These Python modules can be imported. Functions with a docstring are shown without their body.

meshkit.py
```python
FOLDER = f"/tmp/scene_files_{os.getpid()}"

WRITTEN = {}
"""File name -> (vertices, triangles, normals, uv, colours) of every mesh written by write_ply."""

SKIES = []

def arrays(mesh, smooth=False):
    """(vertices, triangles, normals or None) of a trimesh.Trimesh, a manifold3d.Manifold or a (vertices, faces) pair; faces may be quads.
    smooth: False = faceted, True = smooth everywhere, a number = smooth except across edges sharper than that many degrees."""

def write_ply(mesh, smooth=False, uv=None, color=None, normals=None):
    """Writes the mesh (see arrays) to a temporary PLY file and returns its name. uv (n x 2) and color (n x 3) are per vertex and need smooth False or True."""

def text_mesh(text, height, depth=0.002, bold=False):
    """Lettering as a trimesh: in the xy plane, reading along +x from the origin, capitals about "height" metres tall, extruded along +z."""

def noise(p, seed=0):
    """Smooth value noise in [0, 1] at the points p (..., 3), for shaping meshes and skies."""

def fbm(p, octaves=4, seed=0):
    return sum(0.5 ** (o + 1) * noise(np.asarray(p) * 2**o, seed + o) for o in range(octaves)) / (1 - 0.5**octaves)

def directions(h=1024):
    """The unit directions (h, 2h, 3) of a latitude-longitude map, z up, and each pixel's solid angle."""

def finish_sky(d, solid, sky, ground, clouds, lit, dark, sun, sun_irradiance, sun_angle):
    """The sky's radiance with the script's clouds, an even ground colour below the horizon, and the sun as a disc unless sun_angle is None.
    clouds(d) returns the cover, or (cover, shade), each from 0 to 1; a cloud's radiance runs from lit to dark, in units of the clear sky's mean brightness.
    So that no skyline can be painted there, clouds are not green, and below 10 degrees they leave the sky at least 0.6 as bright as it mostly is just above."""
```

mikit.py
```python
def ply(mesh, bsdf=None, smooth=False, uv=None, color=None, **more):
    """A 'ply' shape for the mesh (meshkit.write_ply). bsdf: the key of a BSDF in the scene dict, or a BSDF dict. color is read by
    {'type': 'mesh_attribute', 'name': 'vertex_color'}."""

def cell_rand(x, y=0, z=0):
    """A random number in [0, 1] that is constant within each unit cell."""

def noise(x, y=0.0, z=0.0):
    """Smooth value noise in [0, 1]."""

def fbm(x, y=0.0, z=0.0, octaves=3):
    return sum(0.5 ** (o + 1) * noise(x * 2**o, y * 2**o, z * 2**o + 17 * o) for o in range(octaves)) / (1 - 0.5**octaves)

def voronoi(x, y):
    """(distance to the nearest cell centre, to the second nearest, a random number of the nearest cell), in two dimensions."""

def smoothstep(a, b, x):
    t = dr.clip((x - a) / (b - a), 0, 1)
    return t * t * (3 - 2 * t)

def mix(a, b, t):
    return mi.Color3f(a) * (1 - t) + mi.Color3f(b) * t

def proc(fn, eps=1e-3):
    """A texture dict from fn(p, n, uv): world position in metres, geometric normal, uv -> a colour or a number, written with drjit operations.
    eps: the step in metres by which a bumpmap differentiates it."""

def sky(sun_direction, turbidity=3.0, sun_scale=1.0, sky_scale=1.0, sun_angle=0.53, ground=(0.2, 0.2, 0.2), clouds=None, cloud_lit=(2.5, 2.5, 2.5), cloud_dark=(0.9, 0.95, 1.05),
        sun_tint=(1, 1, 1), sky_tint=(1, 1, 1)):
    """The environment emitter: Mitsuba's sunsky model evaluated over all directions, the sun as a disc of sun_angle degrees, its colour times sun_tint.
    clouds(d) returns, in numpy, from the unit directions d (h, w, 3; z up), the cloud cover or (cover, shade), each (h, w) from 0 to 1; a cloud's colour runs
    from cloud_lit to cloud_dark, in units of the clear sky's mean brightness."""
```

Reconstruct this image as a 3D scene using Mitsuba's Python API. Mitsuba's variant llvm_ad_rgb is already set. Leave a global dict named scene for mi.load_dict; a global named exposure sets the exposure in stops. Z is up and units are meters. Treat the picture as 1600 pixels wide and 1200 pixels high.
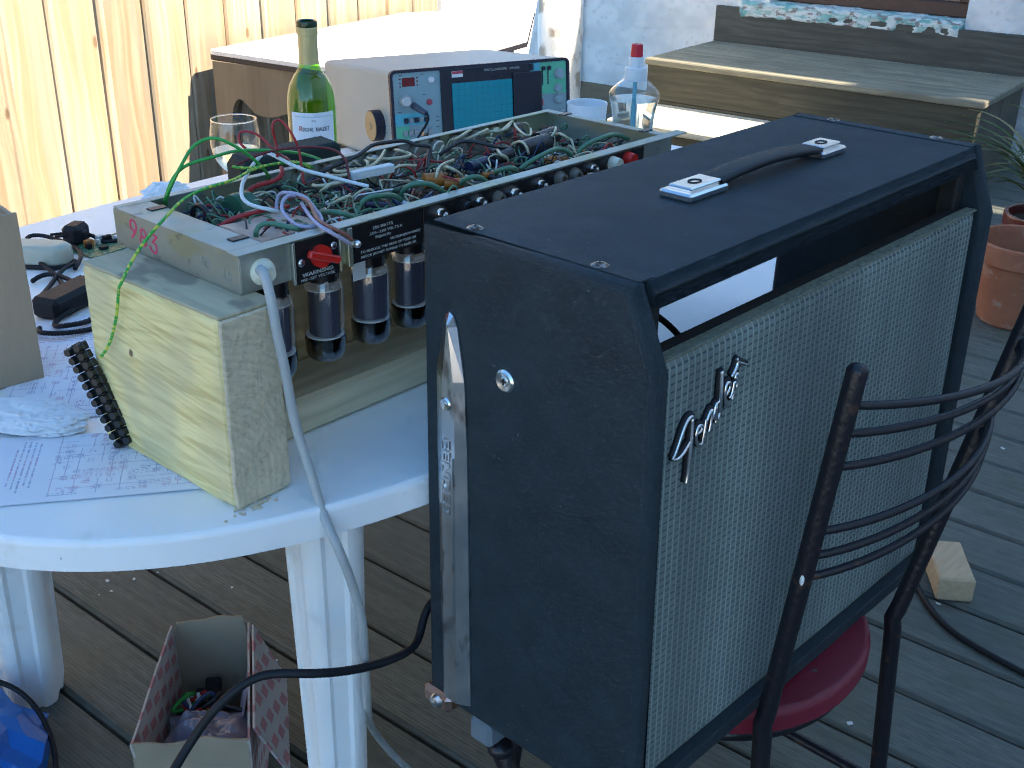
"""A terrace workbench: a guitar amplifier cabinet on a chair, its opened chassis on a garden table, old wooden furniture behind."""
import math
import numpy as np
import trimesh
import drjit as dr
import mitsuba as mi
import mikit
import meshkit
from mikit import noise, fbm, voronoi, cell_rand, smoothstep, mix, proc
from scipy.interpolate import CubicSpline
from shapely.geometry import Polygon

T = mi.ScalarTransform4f
scene, labels = {"type": "scene"}, {}

# ------------------------------------------------------------------ camera, light, exposure
CAM = np.array([-0.6588, -0.7043, 1.2632])
FW = np.array([0.67222, 0.60569, -0.42579])
UP = np.array([0.30487, 0.29794, 0.90459])
scene["camera"] = {"type": "perspective", "fov": 2 * math.degrees(math.atan(800 / 1813.57)), "fov_axis": "x",
                   "to_world": T().look_at(origin=CAM.tolist(), target=(CAM + FW).tolist(), up=UP.tolist()),
                   "near_clip": 0.05, "far_clip": 400.0}
SUN_AZ, SUN_EL = math.radians(-71), math.radians(48)
scene["sky"] = mikit.sky((math.cos(SUN_EL) * math.cos(SUN_AZ), math.cos(SUN_EL) * math.sin(SUN_AZ), math.sin(SUN_EL)), turbidity=3.0, sky_tint=(0.80, 1.05, 1.08))
exposure = 3.4

# ------------------------------------------------------------------ helpers
RNG = np.random.default_rng(7)


def key_of(name):
    if name not in USED:
        USED[name] = 0
        return name
    USED[name] += 1
    return f"{name}_{USED[name]:03d}"


USED = {}


def tag(key, label=None, category=None, group=None, kind=None):
    d = labels.setdefault(key, {})
    for k, v in (("label", label), ("category", category), ("group", group), ("kind", kind)):
        if v:
            d[k] = v
    return key


def add(name, mesh, bsdf, smooth=False, parent=None, label=None, category=None, group=None, kind=None, **more):
    key = key_of((parent + "__" if parent else "") + name)
    scene[key] = mikit.ply(mesh, "material_" + bsdf, smooth=smooth, **more)
    if label or category or group or kind:
        tag(key, label, category, group, kind)
    return key


def thing(name, label, category, group=None):
    key = key_of(name)
    return tag(key, label, category, group)


cat = trimesh.util.concatenate


def tm(v, f):
    return trimesh.Trimesh(np.asarray(v, float), np.asarray(f, int), process=False)


def box(lo, hi, c=0.0):
    """Box with chamfered edges of size c."""
    lo, hi = np.minimum(lo, hi).astype(float), np.maximum(lo, hi).astype(float)
    if c <= 0:
        return trimesh.creation.box(bounds=[lo, hi])
    m, h = (lo + hi) / 2, (hi - lo) / 2
    c = min(c, 0.49 * h.min() * 2 * 0.5)
    pts = []
    for sx in (-1, 1):
        for sy in (-1, 1):
            for sz in (-1, 1):
                s = np.array([sx, sy, sz])
                for k in range(3):
                    e = h - c
                    e[k] = h[k]
                    pts.append(m + s * e)
    return trimesh.convex.convex_hull(np.array(pts))


def frame(o, ex, ey, ez):
    m = np.eye(4)
    m[:3, 0], m[:3, 1], m[:3, 2], m[:3, 3] = ex, ey, ez, o
    return m


def moved(mesh, m):
    return mesh.copy().apply_transform(m)


def rz(deg, o=(0, 0, 0)):
    a = math.radians(deg)
    return frame(o, [math.cos(a), math.sin(a), 0], [-math.sin(a), math.cos(a), 0], [0, 0, 1])


def spline(pts, n):
    p = np.asarray(pts, float)
    if len(p) == 2:
        return np.linspace(p[0], p[1], n)
    s = np.r_[0, np.cumsum(np.linalg.norm(np.diff(p, axis=0), axis=1) ** 0.6)]
    return CubicSpline(s, p)(np.linspace(0, s[-1], n))


def tube(pts, r, sides=7, n=None, straight=False):
    p = np.asarray(pts, float) if straight else spline(pts, n or max(8, 5 * len(pts)))
    t = np.gradient(p, axis=0)
    t /= np.linalg.norm(t, axis=1, keepdims=True) + 1e-12
    a = np.cross(t[0], [0.3, 0.5, 0.81])
    if np.linalg.norm(a) < 1e-3:
        a = np.cross(t[0], [1, 0, 0])
    a /= np.linalg.norm(a)
    A = []
    for k in range(len(p)):
        a = a - t[k] * (a @ t[k])
        a /= np.linalg.norm(a)
        A.append(a)
    A = np.array(A)
    B = np.cross(t, A)
    ang = np.arange(sides) * 2 * np.pi / sides
    rr = np.broadcast_to(r, (len(p),))[:, None, None]
    v = p[:, None] + rr * (np.cos(ang)[None, :, None] * A[:, None] + np.sin(ang)[None, :, None] * B[:, None])
    v = v.reshape(-1, 3)
    f = []
    for i in range(len(p) - 1):
        for j in range(sides):
            k = (j + 1) % sides
            a0, b0, c0, d0 = i * sides + j, i * sides + k, (i + 1) * sides + k, (i + 1) * sides + j
            f += [[a0, b0, c0], [a0, c0, d0]]
    n0 = len(v)
    v = np.vstack([v, p[0], p[-1]])
    for j in range(sides):
        k = (j + 1) % sides
        f += [[n0, k, j], [n0 + 1, (len(p) - 1) * sides + j, (len(p) - 1) * sides + k]]
    return tm(v, f)


def lathe(profile, sections=40, closed=False):
    """Revolve (r, z) points about z; a point with r = 0 closes the surface."""
    P = np.asarray(profile, float)
    ang = np.arange(sections) * 2 * np.pi / sections
    v = np.stack([P[:, None, 0] * np.cos(ang), P[:, None, 0] * np.sin(ang), np.repeat(P[:, 1:2], sections, 1)], -1).reshape(-1, 3)
    f = []
    for i in range(len(P) - (0 if closed else 1)):
        i2 = (i + 1) % len(P)
        for j in range(sections):
            k = (j + 1) % sections
            a0, b0, c0, d0 = i * sections + j, i * sections + k, i2 * sections + k, i2 * sections + j
            if P[i, 0] > 1e-9:
                f.append([a0, b0, c0] if P[i2, 0] > 1e-9 else [a0, b0, d0])
            if P[i2, 0] > 1e-9:
                f.append([a0, c0, d0])
    return tm(v, f)


def cyl(p, q, r, sections=20, r2=None):
    p, q = np.asarray(p, float), np.asarray(q, float)
    z = (q - p) / np.linalg.norm(q - p)
    x = np.cross(z, [0.2, 0.9, 0.4])
    x /= np.linalg.norm(x)
    L = np.linalg.norm(q - p)
    return moved(lathe([[0, 0], [r, 0], [r2 or r, L], [0, L]], sections), frame(p, x, np.cross(z, x), z))


def prism(poly, z0, z1):
    """Extrude a 2-D outline (list of xy or shapely polygon) from z0 to z1."""
    poly = poly if isinstance(poly, Polygon) else Polygon(poly)
    m = trimesh.creation.extrude_polygon(poly, z1 - z0, engine="earcut")
    m.apply_translation([0, 0, z0])
    return m


def bevel_prism(pts, z0, z1, b, steps=3):
    """Convex outline extruded with rounded edges."""
    P = Polygon(pts)
    out = []
    for k in range(steps + 1):
        a = math.pi / 2 * k / steps
        ring = np.array(P.buffer(-b * (1 - math.sin(a)) - 1e-6, join_style=2).exterior.coords)
        d = b * (1 - math.cos(a))
        out.append(np.c_[ring, np.full(len(ring), z0 + d)])
        out.append(np.c_[ring, np.full(len(ring), z1 - d)])
    return trimesh.convex.convex_hull(np.vstack(out))


def sheet(fn, nu, nv, thick=0.0):
    """Grid surface fn(u, v) -> xyz for u, v in [0, 1]; with a thickness it is a closed shell."""
    u, v = np.meshgrid(np.linspace(0, 1, nu), np.linspace(0, 1, nv), indexing="ij")
    p = fn(u, v).reshape(-1, 3)
    i, j = np.meshgrid(np.arange(nu - 1), np.arange(nv - 1), indexing="ij")
    q = np.stack([i * nv + j, (i + 1) * nv + j, (i + 1) * nv + j + 1, i * nv + j + 1], -1).reshape(-1, 4)
    f = np.vstack([q[:, [0, 1, 2]], q[:, [0, 2, 3]]])
    if not thick:
        return tm(p, f)
    m = tm(p, f)
    lo = p - m.vertex_normals * thick
    n = len(p)
    ring = [k * nv for k in range(nu)] + [(nu - 1) * nv + k for k in range(1, nv)] + [k * nv + nv - 1 for k in range(nu - 2, -1, -1)] + [k for k in range(nv - 2, 0, -1)]
    side = []
    for a, b in zip(ring, ring[1:] + ring[:1]):
        side += [[a, a + n, b], [b, a + n, b + n]]
    return tm(np.vstack([p, lo]), np.vstack([f, f[:, ::-1] + n, side]))


def rough_box(lo, hi, step, amp, seed, c=0.004):
    """A sawn timber: chamfered box, finely divided, its surface pushed about by noise."""
    m = box(lo, hi, c)
    for _ in range(6):
        if m.edges_unique_length.max() < step:
            break
        v, f = trimesh.remesh.subdivide_to_size(m.vertices, m.faces, step, max_iter=12)
        m = trimesh.Trimesh(v, f, process=True)
        break
    v = m.vertices
    d = np.stack([meshkit.fbm(v / 0.02 + 31 * k, 3, seed + k) - 0.5 for k in range(3)], -1)
    m.vertices = v + d * amp
    return m


def on_plane(text, height, o, ex, ey, depth=0.0004, bold=False, width=None):
    """Lettering standing on a plane: baseline start o, reading along ex, capitals along ey."""
    m = meshkit.text_mesh(text, height, depth, bold)
    if width:
        m.vertices[:, 0] *= width / (m.vertices[:, 0].max() - min(0, m.vertices[:, 0].min()))
    ex, ey = np.asarray(ex, float), np.asarray(ey, float)
    return moved(m, frame(o, ex, ey, np.cross(ex, ey)))


# ------------------------------------------------------------------ materials
def mat(name, d):
    scene["material_" + name] = d
    return name


def tex(c):
    return {"type": "rgb", "value": list(c)} if isinstance(c, (tuple, list)) else c


def plain(name, color, rough=0.5, metallic=0.0, spec=0.5, bump=None, bump_scale=1.0, **more):
    d = {"type": "principled", "base_color": tex(color), "roughness": rough, "metallic": metallic, "specular": spec, **more}
    if bump is not None:
        d = {"type": "bumpmap", "arbitrary": bump, "scale": bump_scale, "bsdf": d}
    return mat(name, {"type": "twosided", "bsdf": d})


def grainy(c0, c1, along, across, third, s=1.0):
    """Streaky wood colour between c0 and c1; s: streaks per metre across / 60."""
    def f(p, n, uv):
        a, b, c = along(p), across(p), third(p)
        wav = fbm(a * 3, b * 9 * s, c * 9 * s) * 0.08
        st = fbm(a * 4.0, (b + wav) * 70 * s, c * 70 * s, 4)
        fine = noise(a * 25, b * 500 * s, c * 500 * s)
        return mix(c0, c1, dr.clip(smoothstep(0.25, 0.75, st) * 0.8 + fine * 0.25 - 0.05, 0, 1))
    return proc(f)


X_, Y_, Z_ = (lambda p: p.x), (lambda p: p.y), (lambda p: p.z)

DECK_A = math.radians(-86.9)
DT = np.array([math.cos(DECK_A), math.sin(DECK_A)])
DN = np.array([-math.sin(DECK_A), math.cos(DECK_A)])
DECK_P, DECK_O = 0.1478, 0.010
FENCE_O, FENCE_D = np.array([-1.113, 1.829]), np.array([0.9843, 0.1763])
WALL_O, WALL_D = np.array([4.36, 2.614]), np.array([0.1135, -0.9935])
WALL_N = np.array([-0.9935, -0.1135])


def deck_along(p): return p.x * float(DT[0]) + p.y * float(DT[1])
def deck_across(p): return p.x * float(DN[0]) + p.y * float(DN[1])


def deck_col(p, n, uv):
    a, b = deck_along(p), deck_across(p)
    board = dr.floor((b - DECK_O) / DECK_P)
    r = cell_rand(board, 3)
    st = fbm(a * 5 + r * 40, b * 160, p.z * 160, 4)
    ridg = 0.5 + 0.5 * dr.sin(b * (2 * math.pi / 0.0062))
    blot = fbm(a * 7, b * 11, 3.0, 3)
    c = mix((0.078, 0.089, 0.079), (0.142, 0.161, 0.143), dr.clip(st * 0.9 + (r - 0.5) * 0.35, 0, 1))
    c = mix(c, (0.085, 0.100, 0.076), smoothstep(0.55, 0.75, blot) * 0.55)
    return c * (0.80 + 0.2 * ridg) * (0.85 + 0.3 * noise(a * 60, b * 300))


plain("deck_wood", proc(deck_col), 0.72, bump=proc(lambda p, n, uv: 0.5 * fbm(deck_along(p) * 8, deck_across(p) * 300, p.z * 100, 3) + 0.5 * noise(deck_along(p) * 60, deck_across(p) * 700)), bump_scale=0.0012)


def fence_col(p, n, uv):
    t = p.x * float(FENCE_D[0]) + p.y * float(FENCE_D[1])
    b = dr.floor(t / 0.1502 + 0.31)
    r, r2 = cell_rand(b, 7), cell_rand(b, 19)
    z = p.z + r * 9
    wav = (fbm(t * 6, z * 2.2, 1.0) - 0.5) * 0.07
    st = fbm((t + wav) * 85, z * 2.6, 0.0, 4)
    big = fbm((t + wav) * 16, z * 1.4, 5.0, 3)
    c = mix((0.33, 0.245, 0.155), (0.44, 0.37, 0.275), smoothstep(0.3, 0.7, st * 0.65 + big * 0.35))
    c = mix(c, (0.29, 0.26, 0.205), smoothstep(0.50, 0.68, fbm((t - wav) * 40, z * 3.1, 9.0, 3)) * 0.75)
    kd, k2, kr = voronoi(t / 0.1502 * 0.75 + r * 3, z * 2.1)
    c = mix(c, (0.15, 0.09, 0.05), smoothstep(0.045, 0.02, kd) * (kr > 0.5) * 0.8)
    return c * (0.8 + 0.4 * r2)


plain("fence_wood", proc(fence_col), 0.68, bump=proc(lambda p, n, uv: fbm((p.x + p.y * 0.2) * 120, p.z * 4, p.y * 30, 3)), bump_scale=0.0015)


def old_wood(c0, c1, dark, seed):
    def f(p, n, uv):
        a = p.x * float(WALL_D[0]) + p.y * float(WALL_D[1])
        b = p.x * float(WALL_N[0]) + p.y * float(WALL_N[1])
        w = (fbm(a * 2.5 + seed, b * 6, p.z * 6) - 0.5) * 0.06
        st = fbm(a * 3.0 + b * 3.0 + seed, (b + w) * (75 if seed != 6 else 5), (p.z + w) * 75, 4)
        c = mix(c0, c1, smoothstep(0.25, 0.75, st))
        bl = fbm(a * 5 + seed, b * 14, p.z * 14, 3)
        c = mix(c, dark, smoothstep(0.5, 0.72, bl) * 0.6)
        return c * (0.85 + 0.3 * noise(a * 30, b * 420, p.z * 420))
    return proc(f)


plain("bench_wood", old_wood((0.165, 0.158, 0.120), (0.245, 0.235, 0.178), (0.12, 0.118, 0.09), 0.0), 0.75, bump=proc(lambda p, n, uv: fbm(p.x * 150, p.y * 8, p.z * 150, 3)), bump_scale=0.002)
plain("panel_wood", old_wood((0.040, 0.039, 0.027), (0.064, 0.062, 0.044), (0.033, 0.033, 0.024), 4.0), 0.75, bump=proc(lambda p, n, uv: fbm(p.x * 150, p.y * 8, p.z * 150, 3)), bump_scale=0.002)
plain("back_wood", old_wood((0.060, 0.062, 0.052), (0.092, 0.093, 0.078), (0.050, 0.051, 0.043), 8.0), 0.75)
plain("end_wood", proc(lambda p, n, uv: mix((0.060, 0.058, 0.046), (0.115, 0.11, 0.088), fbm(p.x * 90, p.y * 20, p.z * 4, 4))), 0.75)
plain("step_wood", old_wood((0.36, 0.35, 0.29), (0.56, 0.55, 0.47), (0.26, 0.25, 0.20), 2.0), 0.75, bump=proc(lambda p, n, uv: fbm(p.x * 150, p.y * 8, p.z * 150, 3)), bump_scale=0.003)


def plaster_col(p, n, uv):
    g = fbm(p.x * 9 + p.y * 9, p.y * 9, p.z * 9, 4)
    s = fbm(p.x * 40 + 5, p.y * 40, p.z * 40, 3)
    c = mix((0.66, 0.67, 0.67), (0.80, 0.80, 0.79), smoothstep(0.3, 0.7, g))
    return mix(c, (0.56, 0.57, 0.58), smoothstep(0.60, 0.80, s) * 0.55)


plain("plaster", proc(plaster_col), 0.9, bump=proc(lambda p, n, uv: fbm(p.x * 30, p.y * 30, p.z * 30, 4)), bump_scale=0.012)


def pillar_col(p, n, uv):
    g = fbm(p.x * 12 + 3, p.y * 12, p.z * 9, 4)
    return mix((0.80, 0.79, 0.76), (0.36, 0.31, 0.25), smoothstep(0.52, 0.66, g) * 0.9)


plain("pillar_render", proc(pillar_col), 0.9, bump=proc(lambda p, n, uv: fbm(p.x * 30, p.y * 30, p.z * 30, 3)), bump_scale=0.01)


def sill_col(p, n, uv):
    a = p.x * float(WALL_D[0]) + p.y * float(WALL_D[1])
    g = fbm(a * 22, p.z * 60, p.x * 60, 4)
    h = fbm(a * 40 + 9, p.z * 60, p.x * 60, 3)
    c = mix((0.16, 0.40, 0.40), (0.34, 0.52, 0.50), smoothstep(0.3, 0.7, noise(a * 12, p.z * 40)))
    c = mix(c, (0.66, 0.69, 0.68), smoothstep(0.45, 0.55, g) * 0.8)
    return mix(c, (0.22, 0.17, 0.16), smoothstep(0.60, 0.66, h) * 0.85)


plain("flaking_paint", proc(sill_col), 0.7, bump=proc(lambda p, n, uv: fbm(p.x * 60, p.y * 60, p.z * 60, 3)), bump_scale=0.006)
plain("window_wood", (0.07, 0.035, 0.025), 0.5)
mat("window_glass", {"type": "thindielectric"})
plain("conduit_white", (0.72, 0.74, 0.76), 0.45)
plain("earth", proc(lambda p, n, uv: mix((0.24, 0.235, 0.22), (0.34, 0.335, 0.315), fbm(p.x * 9, p.y * 9, 0.0, 4))), 0.95)
plain("sub_soil", (0.03, 0.028, 0.022), 0.95)
plain("roof_tile", proc(lambda p, n, uv: mix((0.22, 0.09, 0.05), (0.32, 0.15, 0.09), noise(p.x * 9, p.y * 9, p.z * 9))), 0.8)

# ------------------------------------------------------------------ ground, deck
add("ground", tm([[-150, -150, -0.13], [150, -150, -0.13], [150, 150, -0.13], [-150, 150, -0.13]], [[0, 1, 2], [0, 2, 3]]), "earth", kind="structure", label="pale gravel ground around the terrace", category="ground")
k0, k1 = -14, 31
lo, hi = DECK_O + k0 * DECK_P, DECK_O + (k1 + 1) * DECK_P


def deck_pts(s0, s1, b0, b1):
    return [tuple(DT * s + DN * b) for s, b in ((s0, b0), (s1, b0), (s1, b1), (s0, b1))]


add("deck", prism(deck_pts(-2.7, 2.5, lo, hi), -0.11, -0.05), "sub_soil", kind="structure", label="weathered grey wooden terrace deck", category="deck")
for k in range(k0, k1 + 1):
    b0 = DECK_O + k * DECK_P
    m = moved(box([-2.7, 0.0032, -0.03], [2.5, DECK_P - 0.0032, RNG.uniform(-0.0006, 0.0006)], 0.0065), frame([*(DN * b0), 0], [*DT, 0], [*DN, 0], [0, 0, 1]))
    add("plank", m, "deck_wood", parent="deck")

# ------------------------------------------------------------------ fence
FN = np.array([FENCE_D[1], -FENCE_D[0]])
fence = thing("fence", "sunlit vertical plank fence of orange brown stained boards", "fence")
for k in range(-16, 24):
    t0 = (k - 0.31) * 0.1502
    if t0 > 3.44:
        break
    d = RNG.uniform(-0.004, 0.004)
    wob = RNG.uniform(-0.003, 0.003)
    m = box([0.003 + wob, -0.022, 0.03], [0.1472 + wob, 0.0 + d, 1.75 + RNG.uniform(-0.01, 0.01)], 0.006)
    m.apply_transform(trimesh.transformations.rotation_matrix(RNG.uniform(-0.004, 0.004), [0, 1, 0], [0.075, 0, 0.9]))
    o = FENCE_O + FENCE_D * t0
    add("plank", moved(m, frame([*o, 0], [*FENCE_D, 0], [*-FN, 0], [0, 0, 1])), "fence_wood", parent=fence)
for z in (0.35, 1.45):
    add("rail", moved(box([-2.45, 0.022, z - 0.04], [3.45, 0.06, z + 0.04], 0.003), frame([*(FENCE_O + FN * -0.008), 0], [*FENCE_D, 0], [*-FN, 0], [0, 0, 1])), "fence_wood", parent=fence)

# ------------------------------------------------------------------ white wall with window behind the bench
WF = lambda s, d=0.0, z=0.0: frame([*(WALL_O + WALL_D * s + WALL_N * d), z], [*WALL_D, 0], [*WALL_N, 0], [0, 0, 1])
wall = thing("house_wall", "rough white rendered wall in shade behind the wooden bench", "wall")
# s runs to the right along the wall, d towards the terrace; the window opening is s 0.4 to 1.27
for nm, lo_, hi_ in (("render", [-1.05, -0.3, 0.086], [0.36, 0, 3.69]), ("render", [1.272, -0.3, -0.1], [7.0, 0, 3.69]), ("render", [0.36, -0.3, -0.1], [1.272, 0, 0.50]), ("render", [0.36, -0.3, 1.75], [1.272, 0, 3.69])):
    add(nm, moved(box(lo_, hi_), WF(0)), "plaster", parent=wall)
plain("plinth_brown", proc(lambda p, n, uv: mix((0.15, 0.115, 0.075), (0.23, 0.18, 0.12), fbm(p.x * 30, p.y * 8, p.z * 60, 3))), 0.8)
add("plinth", moved(box([-1.05, -0.28, -0.1], [0.36, 0.004, 0.084], 0.004), WF(0)), "plinth_brown", parent=wall, label="brown plinth board at the wall foot")
sl = trimesh.remesh.subdivide_to_size(*(lambda b: (b.vertices, b.faces))(box([0.22, -0.14, 0.502], [1.27, 0.035, 0.578], 0.012)), 0.02)
sl = tm(*sl)
sl.vertices += (np.stack([meshkit.fbm(sl.vertices * 30 + 7 * k, 3, k) for k in range(3)], -1) - 0.5) * 0.02
add("sill", moved(sl, WF(0)), "flaking_paint", smooth=40, parent=wall, label="window sill with flaking turquoise paint")
wn = add("window", moved(cat([box([0.362, -0.14, 0.58], [1.27, -0.08, 0.64], 0.004), box([0.362, -0.14, 1.69], [1.27, -0.08, 1.748], 0.004), box([0.362, -0.14, 0.642], [0.42, -0.08, 1.688], 0.004), box([1.21, -0.14, 0.642], [1.27, -0.08, 1.688], 0.004), box([0.80, -0.14, 0.642], [0.84, -0.08, 1.688], 0.004)]), WF(0)), "window_wood", parent=wall, label="dark brown window frame")
for a, b in ((0.42, 0.80), (0.84, 1.21)):
    add("pane", moved(tm([[a, -0.11, 0.64], [b, -0.11, 0.64], [b, -0.11, 1.69], [a, -0.11, 1.69]], [[0, 1, 2], [0, 2, 3]]), WF(0)), "window_glass", parent=wn)
for lo_, hi_ in (([-1.0, -3.1, 0.0], [3.0, -3.0, 2.5]), ([-1.1, -3.0, 0.0], [-1.0, -0.301, 2.5]), ([3.0, -3.0, 0.0], [3.1, -0.301, 2.5]), ([-1.0, -3.0, -0.1], [3.0, -0.301, 0.0]), ([-1.0, -3.0, 2.5], [3.0, -0.301, 2.6])):
    add("room_wall", moved(box(lo_, hi_), WF(0)), "plaster", parent=wall)
add("conduit", moved(cat([cyl([-0.68, 0.014, 0.05], [-0.68, 0.014, 1.6], 0.009, 14), cyl([-0.68, 0.014, 0.335], [-0.68, 0.014, 0.37], 0.0145, 14)]), WF(0)), "conduit_white", smooth=40, parent=wall, label="thin white vertical pipe with a coupling")
add("pipe", moved(cyl([-0.735, 0.02, 0.05], [-0.735, 0.02, 1.6], 0.014, 14), WF(0)), "conduit_white", smooth=40, parent=wall)
ev = moved(prism([(-1.3, -0.6), (7.0, -0.6), (7.0, 0.003), (-1.3, 0.003)], 3.692, 3.715), WF(0))
add("roof_edge", ev, "roof_tile", parent=wall)

# house wing on the other side of the terrace, its roof shades the near half
hd = np.array([0.993, -0.1177])
hn = np.array([0.1177, 0.993])
HF = frame([2.49, -2.10, 0], [*hd, 0], [*hn, 0], [0, 0, 1])
hs = thing("house", "white rendered house wing with eaves along the terrace", "house")
add("wall", moved(box([-3.6, -4.0, -0.1], [2.55, -0.36, 4.80]), HF), "plaster", parent=hs)
add("roof", moved(prism([(-3.8, 0.0), (2.75, 0.0), (2.75, -4.2), (-3.8, -4.2)], 4.85, 5.0), HF), "roof_tile", parent=hs)

# ------------------------------------------------------------------ pillar and white board at the end of the fence
prof = [[0, 0], [0.118, 0.0], [0.118, 0.02]] + [[0.104 + 0.003 * math.sin(z * 17), z] for z in np.linspace(0.05, 1.9, 40)] + [[0.0, 1.9]]
pm = lathe(prof, 40)
pm.vertices[:, :2] *= (1 + 0.06 * (meshkit.fbm(pm.vertices * 6, 3, 2) - 0.5))[:, None]
pm.apply_translation([3.70, 2.955, 0])
add("pillar", pm, "pillar_render", smooth=40, label="round white pillar with patchy render between fence and wall", category="pillar")
plain("white_board", proc(lambda p, n, uv: mix((0.74, 0.75, 0.75), (0.82, 0.82, 0.81), fbm(p.x * 7, p.y * 7, p.z * 7))), 0.5)
b0, b1 = np.array([2.45, 2.47]), np.array([3.45, 2.95])
bd = (b1 - b0) / np.linalg.norm(b1 - b0)
bm = prism([(-0.06, 0.01), (0.88, 0.01), (1.25, 0.62), (1.42, 1.2), (-0.06, 1.2)], 0, 0.018)
add("white_board", moved(bm, frame([*b0, 0], [*bd, 0], [0, 0, 1], [bd[1], -bd[0], 0])), "white_board", label="white sheet board standing sunlit between the fence end and the pillar", category="board")

# ------------------------------------------------------------------ bench and step
BF = frame([3.692, 2.445, 0], [0.1078, -0.9942, 0], [0.9942, 0.1078, 0], [0, 0, 1])   # x along the front to the right, y towards the wall
BL_ = 1.494
bench = thing("bench", "weathered wooden box bench with low back board against the white wall", "bench")
for k in range(3):
    y0 = -0.005 + k * 0.222
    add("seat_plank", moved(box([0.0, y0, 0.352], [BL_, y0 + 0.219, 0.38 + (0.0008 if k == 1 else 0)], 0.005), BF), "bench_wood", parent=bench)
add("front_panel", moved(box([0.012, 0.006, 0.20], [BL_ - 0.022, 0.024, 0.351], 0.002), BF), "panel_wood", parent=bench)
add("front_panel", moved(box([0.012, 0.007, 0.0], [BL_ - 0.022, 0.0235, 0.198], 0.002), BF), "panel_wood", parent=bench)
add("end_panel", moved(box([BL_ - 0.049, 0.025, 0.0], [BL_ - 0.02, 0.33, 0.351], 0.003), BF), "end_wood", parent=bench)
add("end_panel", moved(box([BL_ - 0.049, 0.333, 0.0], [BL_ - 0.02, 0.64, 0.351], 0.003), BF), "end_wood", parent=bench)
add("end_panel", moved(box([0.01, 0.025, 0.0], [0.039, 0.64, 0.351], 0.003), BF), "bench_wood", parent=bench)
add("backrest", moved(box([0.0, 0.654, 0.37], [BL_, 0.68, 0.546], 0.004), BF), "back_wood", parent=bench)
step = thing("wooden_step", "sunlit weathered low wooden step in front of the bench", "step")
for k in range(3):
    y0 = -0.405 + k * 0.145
    add("step_plank", moved(box([0.06, y0, 0.155], [BL_ - 0.1, y0 + 0.141, 0.184 + (0.001 if k == 1 else 0)], 0.005), BF), "step_wood", parent=step)
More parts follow.
